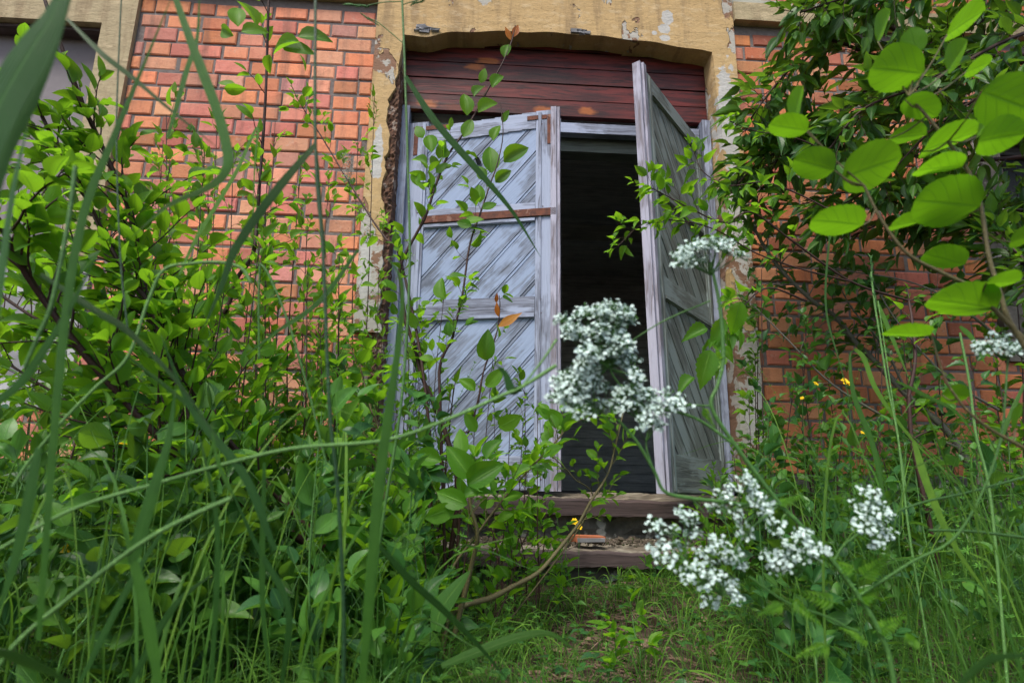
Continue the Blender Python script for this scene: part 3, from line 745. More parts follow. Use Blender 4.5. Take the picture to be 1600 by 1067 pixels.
# ---- willow at the left: dark red stems that lean out of the grass to the upper left
def G(px, Y, dz=0.):       # ground point under a seen column
    p = P(px, 700, Y); return np.array([p[0], Y, float(ground_z(p[0], Y))-.02])
def stem(base, pts, r0, r1, **kw): return dict(w=np.vstack([base[None], path(pts)]), r0=r0, r1=r1, **kw)
b0 = G(600, 1.75)
shrub('willow_shrub', 'big willow shrub left of the doorway, dark red stems leaning to the upper left', 'shrub', [
    stem(b0, [(520, 885, 1.6), (400, 800, 1.5), (310, 740, 1.42), (255, 690, 1.36), (150, 575, 1.28), (55, 450, 1.2), (0, 350, 1.12), (-60, 240, 1.05)], .0105, .005, n=30, tl=.26, t0=.22, t1=.88, tip=False, leaf=.05),
    stem(b0+[.03, .04, 0], [(520, 870, 1.7), (430, 770, 1.65), (350, 680, 1.6), (290, 590, 1.55), (240, 510, 1.5), (225, 450, 1.48), (205, 340, 1.45), (165, 240, 1.4), (128, 160, 1.35), (92, 62, 1.3), (70, 0, 1.28)], .010, .004, n=30, tl=.24, t0=.25, t1=.78, tip=False, leaf=.05),
    stem(b0+[-.05, .02, 0], [(500, 880, 1.65), (330, 720, 1.52), (262, 560, 1.46), (236, 480, 1.45), (180, 400, 1.42), (130, 300, 1.4), (90, 230, 1.38), (50, 150, 1.36), (20, 90, 1.34)], .0085, .0035, n=27, tl=.22, t0=.3, t1=.85, tip=False, leaf=.05),
    stem(b0+[-.08, .1, 0], [(470, 860, 1.7), (330, 740, 1.65), (200, 600, 1.6), (130, 540, 1.55), (40, 488, 1.5), (-40, 430, 1.5)], .007, .003, n=18, tl=.24, t0=.3, leaf=.055),
    stem(b0+[-.1, .15, 0], [(440, 870, 1.8), (300, 780, 1.75), (190, 680, 1.7), (110, 630, 1.7), (0, 560, 1.7)], .006, .003, n=16, tl=.24, t0=.3, leaf=.055),
    ], M['leaf'], M['bark_red'], T_OVAL, gap=.42)
b1 = G(330, 2.05)
shrub('willow_shrub', 'slender willow rising straight in front of the left brick wall', 'shrub', [
    stem(b1, [(300, 690, 2.0), (331, 529, 1.95), (356, 479, 1.93), (370, 436, 1.92), (395, 397, 1.9), (402, 340, 1.9), (406, 285, 1.88), (415, 153, 1.85), (420, 0, 1.8), (423, -40, 1.8)], .009, .0035, n=12, tl=.16, t0=.15, leaf=.05, tip=False,
         leaves=[(370, 22, 1.5, 50, 100, .2), (397, 46, 1.5, 44, 20, .2), (445, 70, 1.5, 52, 190, .15), (490, 55, 1.5, 56, 8, .2), (465, 75, 1.5, 60, -12, .2), (420, 100, 1.6, 30, -100, .2), (352, 50, 1.6, 38, 150, .5), (390, 20, 1.6, 48, 110, .4), (475, 97, 1.6, 32, -60, .3), (367, 140, 1.7, 34, 0, .4), (355, 130, 1.7, 30, 160, .3)]),
    ], M['leaf'], M['bark_red'], T_OVAL, gap=.6)
# ---- the shoots in front of the left door leaf
b2 = G(690, 1.85)
sh = shrub('alder_shrub', 'open shrub of thin oval leaved shoots before the closed door leaf, one tip red', 'shrub', [
    stem(b2, [(715, 780, 1.85), (697, 680, 1.86), (675, 624, 1.87), (659, 588, 1.88), (648, 543, 1.88), (634, 502, 1.88), (627, 450, 1.88), (627, 411, 1.88), (664, 340, 1.86), (680, 292, 1.85), (700, 243, 1.84), (728, 203, 1.83), (757, 150, 1.82), (784, 101, 1.8), (799, 66, 1.8), (805, 40, 1.8)], .0085, .0018, n=20, tl=.11, t0=.12, t1=.72, leaf=.042, tip=False,
         leaves=[(728, 162, 1.82, 42, 95, .15), (762, 165, 1.82, 42, 40, .3), (731, 200, 1.82, 40, 70, .3), (748, 140, 1.82, 34, 60, .6), (777, 125, 1.8, 36, 60, .5), (791, 78, 1.8, 32, 80, .2), (755, 118, 1.8, 28, 70, .6),
                 (672, 222, 1.83, 40, 100, .2), (690, 233, 1.83, 34, 70, .25), (655, 205, 1.83, 28, 120, .5), (690, 262, 1.83, 26, 40, .3), (655, 250, 1.83, 32, 150, .3), (650, 278, 1.83, 30, 100, .3)]),
    stem(b2+[.0, .02, 0], [(668, 640, 1.84), (627, 411, 1.9), (602, 372, 1.95), (579, 340, 1.98), (545, 285, 2.0), (503, 215, 2.02), (480, 180, 2.03), (466, 157, 2.03)], .005, .0016, n=15, tl=.12, t0=.35, leaf=.038),
    stem(b2+[.04, -.03, 0], [(688, 640, 1.8), (688, 570, 1.8), (706, 530, 1.8), (713, 502, 1.8), (723, 458, 1.8), (734, 383, 1.8), (750, 335, 1.8), (767, 285, 1.8), (778, 253, 1.8), (786, 209, 1.8), (782, 161, 1.8)], .005, .0014, n=12, tl=.10, t0=.15, t1=.7, leaf=.038, tip=False,
         leaves=[(767, 247, 1.8, 52, 92, .12), (806, 240, 1.8, 50, 35, .2), (786, 275, 1.8, 34, 40, .3), (749, 302, 1.8, 32, 95, .2), (775, 206, 1.8, 34, 75, .4), (790, 182, 1.8, 24, 60, .5), (765, 322, 1.8, 30, 30, .4), (690, 450, 1.75, 40, 110, .2), (715, 430, 1.75, 30, 20, .4), (740, 345, 1.78, 34, 10, .4), (750, 358, 1.78, 34, -5, .5), (725, 350, 1.78, 30, 160, .4), (745, 375, 1.78, 28, 40, .4)]),
    stem(b2+[.06, -.05, 0], [(722, 705, 1.78), (733, 673, 1.78), (747, 626, 1.78), (756, 579, 1.78), (776, 520, 1.78), (781, 480, 1.78), (780, 462, 1.78)], .0045, .0012, n=3, tl=.07, t0=.1, leaf=.035, tip=False,
         leaves=[(760, 540, 1.75, 48, 85, .1), (774, 590, 1.75, 40, 50, .2), (735, 660, 1.75, 34, 120, .2), (795, 660, 1.75, 40, 30, .4), (730, 600, 1.75, 32, 140, .4)]),
    stem(b2+[-.04, .05, 0], [(688, 820, 1.9), (695, 755, 1.9), (697, 718, 1.9), (702, 671, 1.9), (709, 606, 1.9)], .003, .002, n=3, tl=.08, leaf=.035),
    ], M['leaf'], M['bark_red'], T_OVAL, gap=.55)
for (x, y, L, a, Y) in ((806, 48, 30, 70, 1.8), (794, 52, 26, 110, 1.8), (797, 499, 44, 32, 1.76), (777, 483, 24, 100, 1.76), (776, 465, 16, 85, 1.76)): rl = MB(); leaf_px(rl, x, y, Y, L, a, T_LANCE, .2, w=1.5); rl.build('young_leaf', M['red_leaf'], sh, smooth=True)
ck = MB()
for i in range(420):
    t = rng.random(); c = P(544+rng.normal(0, 5), 240+t*44, 2.0+rng.normal(0, .008)); tube(ck, [c, c+rdir()*.009], .0007, .0003, sides=3, n=2)
ck.build('seed_catkin', M['fluff'], sh)
b3 = G(700, 1.62)
shrub('alder_shrub', 'leafy shrub left of the steps whose long bare branch curves right over them', 'shrub', [
    stem(b3, [(705, 961, 1.64), (769, 933, 1.68), (803, 915, 1.7), (841, 894, 1.72), (872, 859, 1.74), (902, 821, 1.76), (922, 785, 1.78), (950, 740, 1.8), (962, 695, 1.8), (975, 640, 1.8)], .0085, .0022, n=8, tl=.13, t0=.62, leaf=.034),
    stem(b3+[.01, .0, 0], [(735, 890, 1.62), (746, 835, 1.6), (735, 790, 1.6), (733, 740, 1.6), (730, 710, 1.6)], .007, .003, n=5, tl=.10, t0=.4, leaf=.055, tip=False,
         leaves=[(718, 722, 1.5, 60, 125, .15), (757, 740, 1.5, 62, 35, .12), (705, 778, 1.5, 52, 160, .3), (745, 770, 1.5, 46, 20, .3), (690, 800, 1.5, 52, 15, .3), (720, 690, 1.55, 46, 100, .25), (770, 700, 1.55, 40, 60, .4), (665, 715, 1.55, 50, 170, .3), (640, 735, 1.55, 50, 40, .35)]),
    stem(b3+[-.02, .03, 0], [(700, 905, 1.7), (745, 835, 1.72), (790, 775, 1.72), (830, 730, 1.72), (868, 690, 1.72), (900, 650, 1.72)], .0045, .002, n=14, tl=.13, t0=.3, leaf=.05),
    stem(b3+[.08, .1, 0], [(920, 800, 1.85), (895, 745, 1.85), (860, 710, 1.85)], .0025, .0015, n=5, tl=.08, leaf=.03),
    stem(b3+[-.1, .0, 0], [(640, 900, 1.6), (600, 800, 1.62), (610, 720, 1.64), (580, 640, 1.66), (560, 560, 1.68)], .004, .002, n=14, tl=.14, t0=.2, leaf=.05),
    ], M['leaf'], M['bark_olive'], T_OVAL, gap=.5)

# ---- slender saplings in front of the wall, one by one
def sapling(px, Y, top, label, n=10, leaf=.045, tl=.12, m='leaf', tm=T_OVAL, lean=0, group=None, r0=.004, name='sapling', cat='sapling', bm='bark_red'):
    g = G(px, Y); t = P(px+lean, top, Y+rng.normal(0, .05)); mid = (g+t)/2+rng.normal(0, .03, 3)
    return shrub(name, label, cat, [dict(w=np.array([g, g*.7+t*.3+rng.normal(0, .015, 3), mid*.5+(g*.4+t*.6)*.5, t]), r0=r0, r1=r0*.35, n=n, tl=tl, t0=.15, leaf=leaf)], M[m], M[bm], tm, gap=.5, group=group)
GR = 'leafy saplings along the left brick wall'
for i, (px, Y, top, lean) in enumerate([(60, 2.3, 300, 30), (120, 2.45, 290, -20), (180, 2.2, 330, 10), (235, 2.5, 220, 20), (280, 2.3, 250, -15), (330, 2.5, 170, 10), (375, 2.3, 330, 25), (440, 2.45, 190, -10), (470, 2.3, 350, 10), (505, 2.5, 270, 10), (545, 2.4, 200, 15), (580, 2.45, 150, 5), (20, 2.1, 290, 10), (-20, 2.4, 250, 20), (150, 2.0, 450, -30), (300, 2.1, 480, 20), (420, 2.1, 470, 15), (520, 2.1, 520, -20), (300, 1.8, 230, 20), (345, 1.9, 300, -20), (250, 1.9, 260, 15), (385, 1.8, 380, 20), (430, 1.9, 330, -15), (470, 1.8, 420, 10), (330, 1.7, 420, 25), (210, 1.8, 300, -10), (510, 1.9, 400, 20), (410, 2.0, 250, 10), (270, 2.0, 180, -10), (455, 2.2, 260, 15), (540, 1.9, 470, -10), (360, 2.2, 230, 5)]):
    sapling(px, Y, top, 'thin sapling among the others along the left brick wall', n=15 if i % 3 else 20, leaf=rng.uniform(.034, .052), tl=rng.uniform(.1, .2), lean=lean, group=GR, tm=(T_OVAL, T_POINT)[i % 2])
GR5 = 'thin shoots before the lower part of the doors'
for i, (px, Y, top, lean) in enumerate([(600, 2.1, 420, -8), (640, 2.0, 560, 10), (655, 2.15, 500, 5), (618, 2.0, 640, 15), (790, 1.95, 640, 8), (825, 2.0, 660, -8), (840, 1.9, 700, 10), (760, 2.05, 620, 12), (720, 1.9, 690, -10), (585, 2.2, 560, 6), (800, 2.1, 720, 20), (680, 1.7, 760, 0), (770, 1.7, 790, 20), (1150, 2.1, 700, -5), (1165, 2.3, 620, 5), (1120, 2.1, 760, 5), (610, 1.8, 720, -20), (650, 1.6, 800, 10), (570, 1.9, 700, 10), (620, 2.22, 640, 0), (665, 2.24, 690, 8), (705, 2.22, 720, -6), (1090, 2.2, 790, 6), (1125, 2.22, 740, -8), (1160, 2.25, 700, 6), (1195, 2.3, 660, 4), (1060, 2.1, 850, 8), (640, 2.0, 780, 6), (720, 1.95, 830, -8), (625, 1.9, 520, 12), (665, 1.9, 560, -8), (700, 1.85, 600, 6), (735, 1.8, 640, 8), (775, 1.85, 560, -5), (810, 1.9, 600, 10), (845, 1.95, 640, -5), (605, 2.0, 480, -6), (690, 2.1, 450, 5)]):
    sapling(px, Y, top, 'thin leafy shoot among others before the lower part of the doors', n=8, leaf=rng.uniform(.026, .042), tl=rng.uniform(.07, .12), lean=lean, group=GR5, name='leafy_shoot', cat='shoot', r0=.0028, tm=(T_OVAL, T_POINT)[i % 2])
GR2 = 'leafy weeds crowding the left foreground'
for i in range(90):
    px = rng.uniform(-60, 700); Y = rng.uniform(1.1, 2.3); top = rng.uniform(640, 900)-(Y-1.1)*60
    sapling(px, Y, top, 'low leafy weed in the crowd left of the steps', n=9, leaf=rng.uniform(.04, .065), tl=rng.uniform(.08, .16), m=('leaf_blue', 'leaf_dark', 'leaf_dark')[i % 3 if px < 480 else 0] if i % 6 or px < 300 else 'leaf', lean=rng.uniform(-40, 40), group=GR2, name='leafy_weed', cat='weed', tm=(T_OVAL, T_POINT, T_OVAL)[i % 3], r0=.003, bm='stem_green')  # towards the left edge darker leaf colours stand in for deep shade
GR3 = 'leafy weeds right of the steps'
for i in range(34):
    px = rng.uniform(1130, 1660); Y = rng.uniform(1.2, 2.5); top = rng.uniform(700, 900)-(Y-1.1)*50
    sapling(px, Y, top, 'low leafy weed in the crowd right of the steps', n=7, leaf=rng.uniform(.03, .055), tl=rng.uniform(.07, .14), m=('leaf_dark', 'leaf_blue')[i % 2], lean=rng.uniform(-40, 40), group=GR3, name='leafy_weed', cat='weed', tm=(T_POINT, T_OVAL)[i % 2], r0=.003, bm='stem_green')
for (px, Y, top, lab) in ((985, 1.55, 940, 'small plant with clover shaped leaves growing on the bare path before the steps'), (875, 2.15, 865, 'bright seedling standing against the lower step'), (1010, 2.2, 880, 'seedling with long upright leaves under the right half of the lower step'), (870, 1.9, 800, 'thin green sprout rising before the left half of the steps'), (955, 1.45, 970, 'tiny seedling nearest the camera on the bare path')):
    sapling(px, Y, top, lab, n=4, leaf=.036, tl=.05, name='seedling', cat='seedling', r0=.002, bm='stem_green')

# ---- tree reaching in from the right with drooping dark leaves
def tree_right():
    stems = []
    def s(pts, r0=.008, r1=.002, n=10, **kw): stems.append(dict(w=path(pts), r0=r0, r1=r1, n=int(n*1.9), **kw))
    s([(1720, 120, 2.3), (1560, 90, 2.25), (1440, 70, 2.2), (1343, 11, 2.15), (1260, -20, 2.1)], .016, .004, n=22, tl=.26, t0=.1)
    s([(1720, -40, 2.2), (1560, 20, 2.2), (1400, 90, 2.2), (1289, 64, 2.2), (1215, 130, 2.2), (1170, 190, 2.2)], .012, .003, n=26, tl=.24, t0=.1)
    s([(1700, 160, 2.3), (1540, 160, 2.3), (1380, 180, 2.3), (1270, 200, 2.3), (1180, 250, 2.25)], .012, .003, n=24, tl=.22, t0=.1)
    s([(1700, 60, 2.45), (1500, 110, 2.4), (1330, 150, 2.4), (1230, 230, 2.4), (1190, 300, 2.4)], .010, .003, n=22, tl=.22, t0=.15)
    s([(1700, 230, 2.4), (1540, 250, 2.4), (1400, 240, 2.4), (1300, 215, 2.4), (1200, 245, 2.3), (1150, 290, 2.25)], .010, .003, n=20, tl=.2, t0=.15)
    s([(1720, 20, 1.9), (1580, 60, 1.9), (1450, 130, 1.9), (1350, 170, 1.95), (1290, 240, 2.)], .009, .003, n=18, tl=.22, t0=.1)
    s([(1700, 300, 2.2), (1600, 330, 2.2), (1500, 300, 2.25), (1420, 330, 2.3), (1330, 370, 2.3)], .008, .003, n=14, tl=.2, t0=.1)
    s([(1720, -60, 2.0), (1500, -30, 2.0), (1350, -10, 2.0), (1250, 20, 2.0)], .009, .003, n=18, tl=.24, t0=.1)
    s([(1700, 380, 2.1), (1560, 360, 2.15), (1440, 330, 2.2), (1340, 300, 2.2), (1250, 320, 2.25)], .008, .002, n=18, tl=.22, t0=.05)
    s([(1700, 120, 2.0), (1560, 140, 2.0), (1460, 200, 2.05), (1380, 280, 2.1), (1300, 330, 2.1)], .008, .002, n=18, tl=.24, t0=.05)
    s([(1720, 460, 2.0), (1620, 420, 2.0), (1540, 350, 2.1), (1450, 300, 2.1)], .008, .002, n=16, tl=.22, t0=.05)
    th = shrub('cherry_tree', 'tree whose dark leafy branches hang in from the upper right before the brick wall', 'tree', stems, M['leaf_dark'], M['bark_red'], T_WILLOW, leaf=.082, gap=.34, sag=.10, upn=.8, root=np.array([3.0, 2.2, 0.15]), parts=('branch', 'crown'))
    t = MB(); tube(t, [(3.0, 2.2, 0.0), (3.02, 2.25, .8), (2.95, 2.2, 1.7), (2.9, 2.25, 2.6), (2.6, 2.2, 3.3)], .055, .03, sides=12, bump=.05)
    for q in ((1720, 120, 2.3), (1720, -40, 2.2), (1700, 160, 2.3), (1700, 60, 2.45), (1700, 230, 2.4), (1720, 20, 1.9), (1700, 300, 2.2), (1720, -60, 2.0)):
        p = P(*q); tube(t, [np.array([2.95, 2.22, max(.9, p[2]-.55)]), (p+np.array([2.95, 2.22, p[2]-.3]))/2, p], .022, .013, sides=7)
    t.build('trunk', M['bark_red'], th, smooth=True)
    # canopy overhead, which shades this end of the wall
    lf = MB(); st = MB()
    for i in range(90):
        p = np.array([rng.uniform(1.5, 4.2), rng.uniform(.9, 2.6), rng.uniform(3.3, 4.4)]); twig_leaves(st, lf, p, rdir(), .5, .085, T_POINT, rad=.003, gap=.35)
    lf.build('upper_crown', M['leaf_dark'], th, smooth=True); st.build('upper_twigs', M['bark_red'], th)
tree_right()
# bright serrated leaves on the branches that cross the right jamb
shrub('goat_willow', 'bright leaved branches reaching left across the open door leaf from the right', 'shrub', [
    dict(w=path([(1420, 470, 1.85), (1330, 440, 1.82), (1240, 378, 1.8), (1174, 332, 1.78), (1132, 348, 1.77), (1081, 327, 1.76), (1047, 309, 1.75), (1010, 290, 1.74)]), r0=.004, r1=.0014, n=18, tl=.11, t0=.25, leaf=.048),
    dict(w=path([(1330, 440, 1.82), (1250, 420, 1.8), (1180, 395, 1.8), (1120, 360, 1.8), (1060, 345, 1.8), (1005, 350, 1.8), (965, 385, 1.8)]), r0=.003, r1=.0012, n=15, tl=.09, t0=.3, leaf=.042),
    dict(w=path([(1300, 330, 1.8), (1240, 300, 1.8), (1190, 285, 1.8), (1140, 290, 1.8), (1100, 270, 1.8), (1085, 240, 1.8)]), r0=.003, r1=.0012, n=9, tl=.09, t0=.2, leaf=.045),
    dict(w=path([(1300, 240, 1.85), (1240, 215, 1.83), (1180, 205, 1.82), (1140, 190, 1.8)]), r0=.003, r1=.0012, n=5, tl=.07, t0=.2, leaf=.04),
    dict(w=path([(1260, 470, 1.7), (1200, 450, 1.65), (1160, 480, 1.6), (1130, 520, 1.55), (1112, 545, 1.55)]), r0=.003, r1=.0012, n=6, tl=.08, t0=.3, leaf=.05, tip=False,
         leaves=[(1102, 578, 1.5, 66, -105, .1), (1085, 520, 1.5, 44, 200, .3), (1120, 520, 1.5, 52, -110, .3), (1150, 500, 1.5, 60, -100, .3), (1070, 600, 1.5, 40, 215, .5)]),
    dict(w=path([(1420, 620, 1.8), (1430, 560, 1.8), (1425, 500, 1.82), (1420, 470, 1.85)]), r0=.006, r1=.004, n=3, tl=.1, t0=.2, leaf=.04),
    dict(w=np.vstack([G(1450, 1.8)[None], path([(1440, 760, 1.8), (1425, 690, 1.8), (1420, 620, 1.8)])]), r0=.007, r1=.006, n=3, tl=.1, t0=.5, leaf=.04, tip=False),
    ], M['leaf'], M['bark_red'], T_SERR, gap=.48, sag=.05)
# birch behind, with small toothed leaves, and its grey leaning trunk
shrub('young_birch', 'young birch with a grey leaning stem against the right brick wall', 'tree', [
    dict(w=np.vstack([G(1560, 2.35)[None], path([(1500, 700, 2.4), (1420, 620, 2.45), (1364, 561, 2.5), (1337, 535, 2.5), (1306, 495, 2.5), (1272, 472, 2.5), (1225, 427, 2.5), (1196, 388, 2.5), (1175, 350, 2.5)])]), r0=.016, r1=.006, n=24, tl=.22, t0=.25),
    dict(w=path([(1420, 620, 2.45), (1380, 540, 2.4), (1330, 480, 2.4), (1300, 420, 2.4)]), r0=.006, r1=.002, n=12, tl=.18, t0=.2),
    dict(w=path([(1560, 640, 2.3), (1480, 590, 2.3), (1400, 500, 2.3), (1360, 430, 2.3)]), r0=.006, r1=.002, n=14, tl=.18, t0=.1),
    dict(w=path([(1500, 700, 2.4), (1400, 660, 2.35), (1300, 600, 2.35), (1230, 530, 2.35), (1180, 480, 2.4)]), r0=.006, r1=.002, n=16, tl=.18, t0=.2),
    dict(w=path([(1600, 560, 2.2), (1500, 480, 2.2), (1420, 440, 2.25), (1300, 420, 2.3)]), r0=.006, r1=.002, n=12, tl=.16, t0=.2),
    ], M['leaf_blue'], M['bark_grey'], T_BIRCH, leaf=.05, gap=.62, sag=.12, root=G(1560, 2.35), parts=('trunk', 'crown'))
GR4 = 'thin shoots against the right brick wall'
for i, (px, Y, top, lean) in enumerate([(1190, 2.5, 560, -10), (1240, 2.4, 500, 20), (1310, 2.5, 560, -20), (1390, 2.3, 600, 30), (1470, 2.4, 480, -10), (1540, 2.3, 430, 20), (1600, 2.2, 360, -20), (1200, 2.3, 420, -10), (1640, 2.0, 300, -30), (1220, 2.2, 600, 20), (1270, 2.3, 540, -20), (1350, 2.2, 500, 30), (1430, 2.1, 520, -20), (1500, 2.0, 560, 20), (1570, 2.1, 520, -20), (1300, 2.1, 640, 20), (1400, 2.0, 680, -30), (1180, 2.5, 480, 5)]):
    sapling(px, Y, top, 'thin shoot with small dark leaves before the right brick wall', n=12, leaf=.042, tl=.13, m=('leaf_dark', 'leaf_blue', 'leaf')[i % 3], tm=T_BIRCH, lean=lean, group=GR4, name='leafy_shoot', cat='shoot')

# ------------------------------------------------------------------ grass and ground cover
def ribbon(mb, pts, w0, n=None, fold=.25, face=None, r=None, raw=False, taper=True, wmax=.35, c=None):
    """a grass blade: two strips meeting in a keel; w0 is its full width in metres"""
    pts = np.asarray(pts, float)
    if not raw: pts = spline(pts, n or 5*len(pts))
    n = len(pts); T = nrm(np.gradient(pts, axis=0))
    f = np.array([0.25, -1., .2]) if face is None else np.asarray(face, float)
    S = nrm(np.cross(T, f)); Nn = np.cross(S, T)
    t = np.linspace(0, 1, n); w = np.minimum(.55+t/wmax*.45, 1)*np.clip((1-t)/.55, 0.02, 1)**.8 if taper else np.ones(n)
    w = (w*w0*.5)[:, None]
    V = np.stack([pts-S*w, pts+Nn*w*fold, pts+S*w], 1).reshape(-1, 3)
    U = np.stack([np.tile([0, .5, 1.], (n, 1)), np.tile(t[:, None], (1, 3))], -1).reshape(-1, 2)
    i = np.arange(n-1)[:, None]*3; j = np.arange(2)[None]
    mb.add(V, np.stack([i+j, i+j+1, i+j+4, i+j+3], -1).reshape(-1, 4), U, r)
def in_steps(x, y): return -.66 < x < 1.32 and y > 2.27
def path_amt(x, y): return math.exp(-((x-.42-.08*math.sin(y*3))/.30)**2)*(1 if y > .9 else .5)
def build_grass():
    short, tall = MB(), MB()
    n = 0
    while n < 24000:
        y = rng.uniform(.55, 2.75); x = rng.uniform(-2.6, 3.2)
        if abs(x-.15) > .95*y+.35 or in_steps(x, y): continue
        if y > 2.74: continue
        pa = path_amt(x, y)
        if rng.random() < pa*.38: continue
        n += 1
        g = float(ground_z(x, y)); h = rng.uniform(.05, .20)*(1-.62*pa)
        if y < 1.0: h *= .7
        a = rng.uniform(0, 6.28); L = h*rng.uniform(.3, 1.1)
        p = np.array([x, y, g-.01]); q = p+[math.cos(a)*L*.3, math.sin(a)*L*.3, h*.65]; e = p+[math.cos(a)*L, math.sin(a)*L, h*rng.uniform(.55, 1.05)]
        ribbon(short, np.array([p, (p+q)/2+[0, 0, h*.05], q, (q+e)/2+[0, 0, h*.07], e]), rng.uniform(.0012, .0032), raw=True, face=rng.normal(0, 1, 3)+[0, -.6, 0], r=np.clip(rng.normal(.45, .3), 0, 1))
    for (px, Y) in ((1010, 2.05), (1075, 2.1), (1120, 1.95), (1160, 1.8), (1050, 1.8), (1100, 1.6), (960, 2.1), (900, 2.05), (840, 1.9), (800, 1.7), (1180, 1.6), (1000, 1.5), (760, 1.9), (870, 1.6)):
        g0 = G(px, Y)
        for i in range(26):
            a = rng.uniform(0, 6.28); L = rng.uniform(.06, .22); h = rng.uniform(.05, .13); u = np.array([math.cos(a), math.sin(a), 0]); p = g0+u*rng.uniform(0, .02)
            ribbon(short, spline([p, p+u*L*.35+[0, 0, h], p+u*L*.75+[0, 0, h*.95], p+u*L+[0, 0, h*.45]], 9), rng.uniform(.0022, .0042), raw=True, face=rng.normal(0, .5, 3)+[0, -.6, .5], r=rng.uniform(.5, 1))
    for i in range(2300):
        right = rng.random() < .6
        y = rng.uniform(.9, 2.7); x = rng.uniform(.95, 3.2) if right else rng.uniform(-2.4, -.1)
        if in_steps(x, y) or abs(x-.15) > .95*y+.4: continue
        g = float(ground_z(x, y)); h = rng.uniform(.2, .75 if right else .6)*min(1, .45+y*.25)
        a = rng.uniform(0, 6.28); L = h*rng.uniform(.15, .75)
        p = np.array([x, y, g-.01]); q = p+[math.cos(a)*L*.25, math.sin(a)*L*.25, h*.7]; e = p+[math.cos(a)*L, math.sin(a)*L, h*rng.uniform(.6, 1.05)]
        ribbon(tall, spline([p, q, e], 9), rng.uniform(.002, .006), raw=True, face=rng.normal(0, 1, 3)+[0, -.6, 0], r=np.clip(rng.normal(.4, .28), 0, 1))
    for i in range(85):       # long thin blades close to the camera on the left, fewer on the right
        lft = rng.random() < .75
        px = rng.uniform(-80, 620) if lft else rng.uniform(1150, 1650); Y = rng.uniform(.65, 1.5); g0 = G(px, Y); h = rng.uniform(.25, .30+.55*Y*.55); a = rng.uniform(0, 6.28); L = h*rng.uniform(.15, .8)
        u = np.array([math.cos(a), math.sin(a)*.6, 0]); pts = [g0, g0+u*L*.2+[0, 0, h*.65], g0+u*L*.6+[0, 0, h], g0+u*L+[0, 0, h*rng.uniform(.6, 1.05)]]
        if rng.random() < .35: tube(tall, pts, .0013, .0007, sides=5, n=12, r=rng.uniform(.5, 1))
        else: ribbon(tall, spline(pts, 14), rng.uniform(.002, .0055), raw=True, face=rng.normal(0, .5, 3)+[0, -.8, 0], r=rng.uniform(.1, 1))
    tag(short.build('grass', M['grass'], smooth=True), 'short green grass growing over the soil before the building', 'grass', kind='stuff')
    tag(tall.build('tall_grass', M['grass'], smooth=True), 'tall arching grass blades on both sides of the path', 'grass', kind='stuff')
build_grass()
def build_bedstraw():
    lf, st = MB(), MB()
    V0, F0, U0 = T_TINY[0]
    def one(x, y, h):
        g = float(ground_z(x, y)); a = rng.uniform(0, 6.28); L = h*rng.uniform(.1, .6)
        sp = spline([(x, y, g), (x+math.cos(a)*L*.3, y+math.sin(a)*L*.3, g+h*.55), (x+math.cos(a)*L, y+math.sin(a)*L, g+h)], max(6, int(h/.03)))
        tube(st, sp, .0011, .0007, sides=3, raw=True)
        T = nrm(np.gradient(sp, axis=0)); r0 = rng.random()
        for i in range(1, len(sp)):
            k = 7; ph = rng.random()*6; sc = rng.uniform(.011, .019)*(1-.4*i/len(sp))
            A = nrm(np.cross(T[i], [0.2, .1, 1.])); B = np.cross(T[i], A)
            for j in range(k):
                an = ph+j*6.283/k; d = A*math.cos(an)+B*math.sin(an)+T[i]*.35
                put_leaf(lf, T_TINY[j % 4], sp[i], d, T[i], sc, r=np.clip(r0+rng.normal(0, .15), 0, 1), width=1.25)
    for i in range(330):
        k = rng.random()
        if k < .5: x, y = rng.uniform(-1.9, -.05), rng.uniform(1.1, 2.6)
        elif k < .9: x, y = rng.uniform(.85, 2.6), rng.uniform(1.1, 2.65)
        else: x, y = rng.uniform(-.2, 1.), rng.uniform(1.1, 2.2)
        if in_steps(x, y) or abs(x-.15) > .95*y+.4: continue
        one(x, y, rng.uniform(.15, .55)*(1 if k < .9 else .35)*min(1, .35+y*.3))
    for (px, top) in ((300, 380), (340, 330), (360, 440), (400, 420), (430, 370), (460, 480), (490, 430), (520, 500), (250, 360), (280, 470), (480, 560), (440, 600), (380, 520), (330, 500), (560, 560), (590, 640), (545, 600), (575, 520), (610, 700), (530, 660), (1190, 620), (1230, 560), (1215, 680), (1250, 640), (1170, 700), (1290, 660), (1240, 720), (655, 640), (670, 520)):
        for q in range(2):
            Y = rng.uniform(2.1, 2.6) if not 600 < px < 1170 else 2.0
            t = P(px+rng.normal(0, 12), top+rng.normal(0, 20), Y); x, y = t[0], t[1]
            if in_steps(x, y): y = 2.2
            one(x, y, max(.2, t[2]-.15))
    a = lf.build('bedstraw', M['bed'], smooth=True); tag(a, 'feathery bedstraw with whorls of narrow leaves sprawling through the grass', 'ground cover', kind='stuff')
    st.build('stalks', M['stem_green'], a)
build_bedstraw()
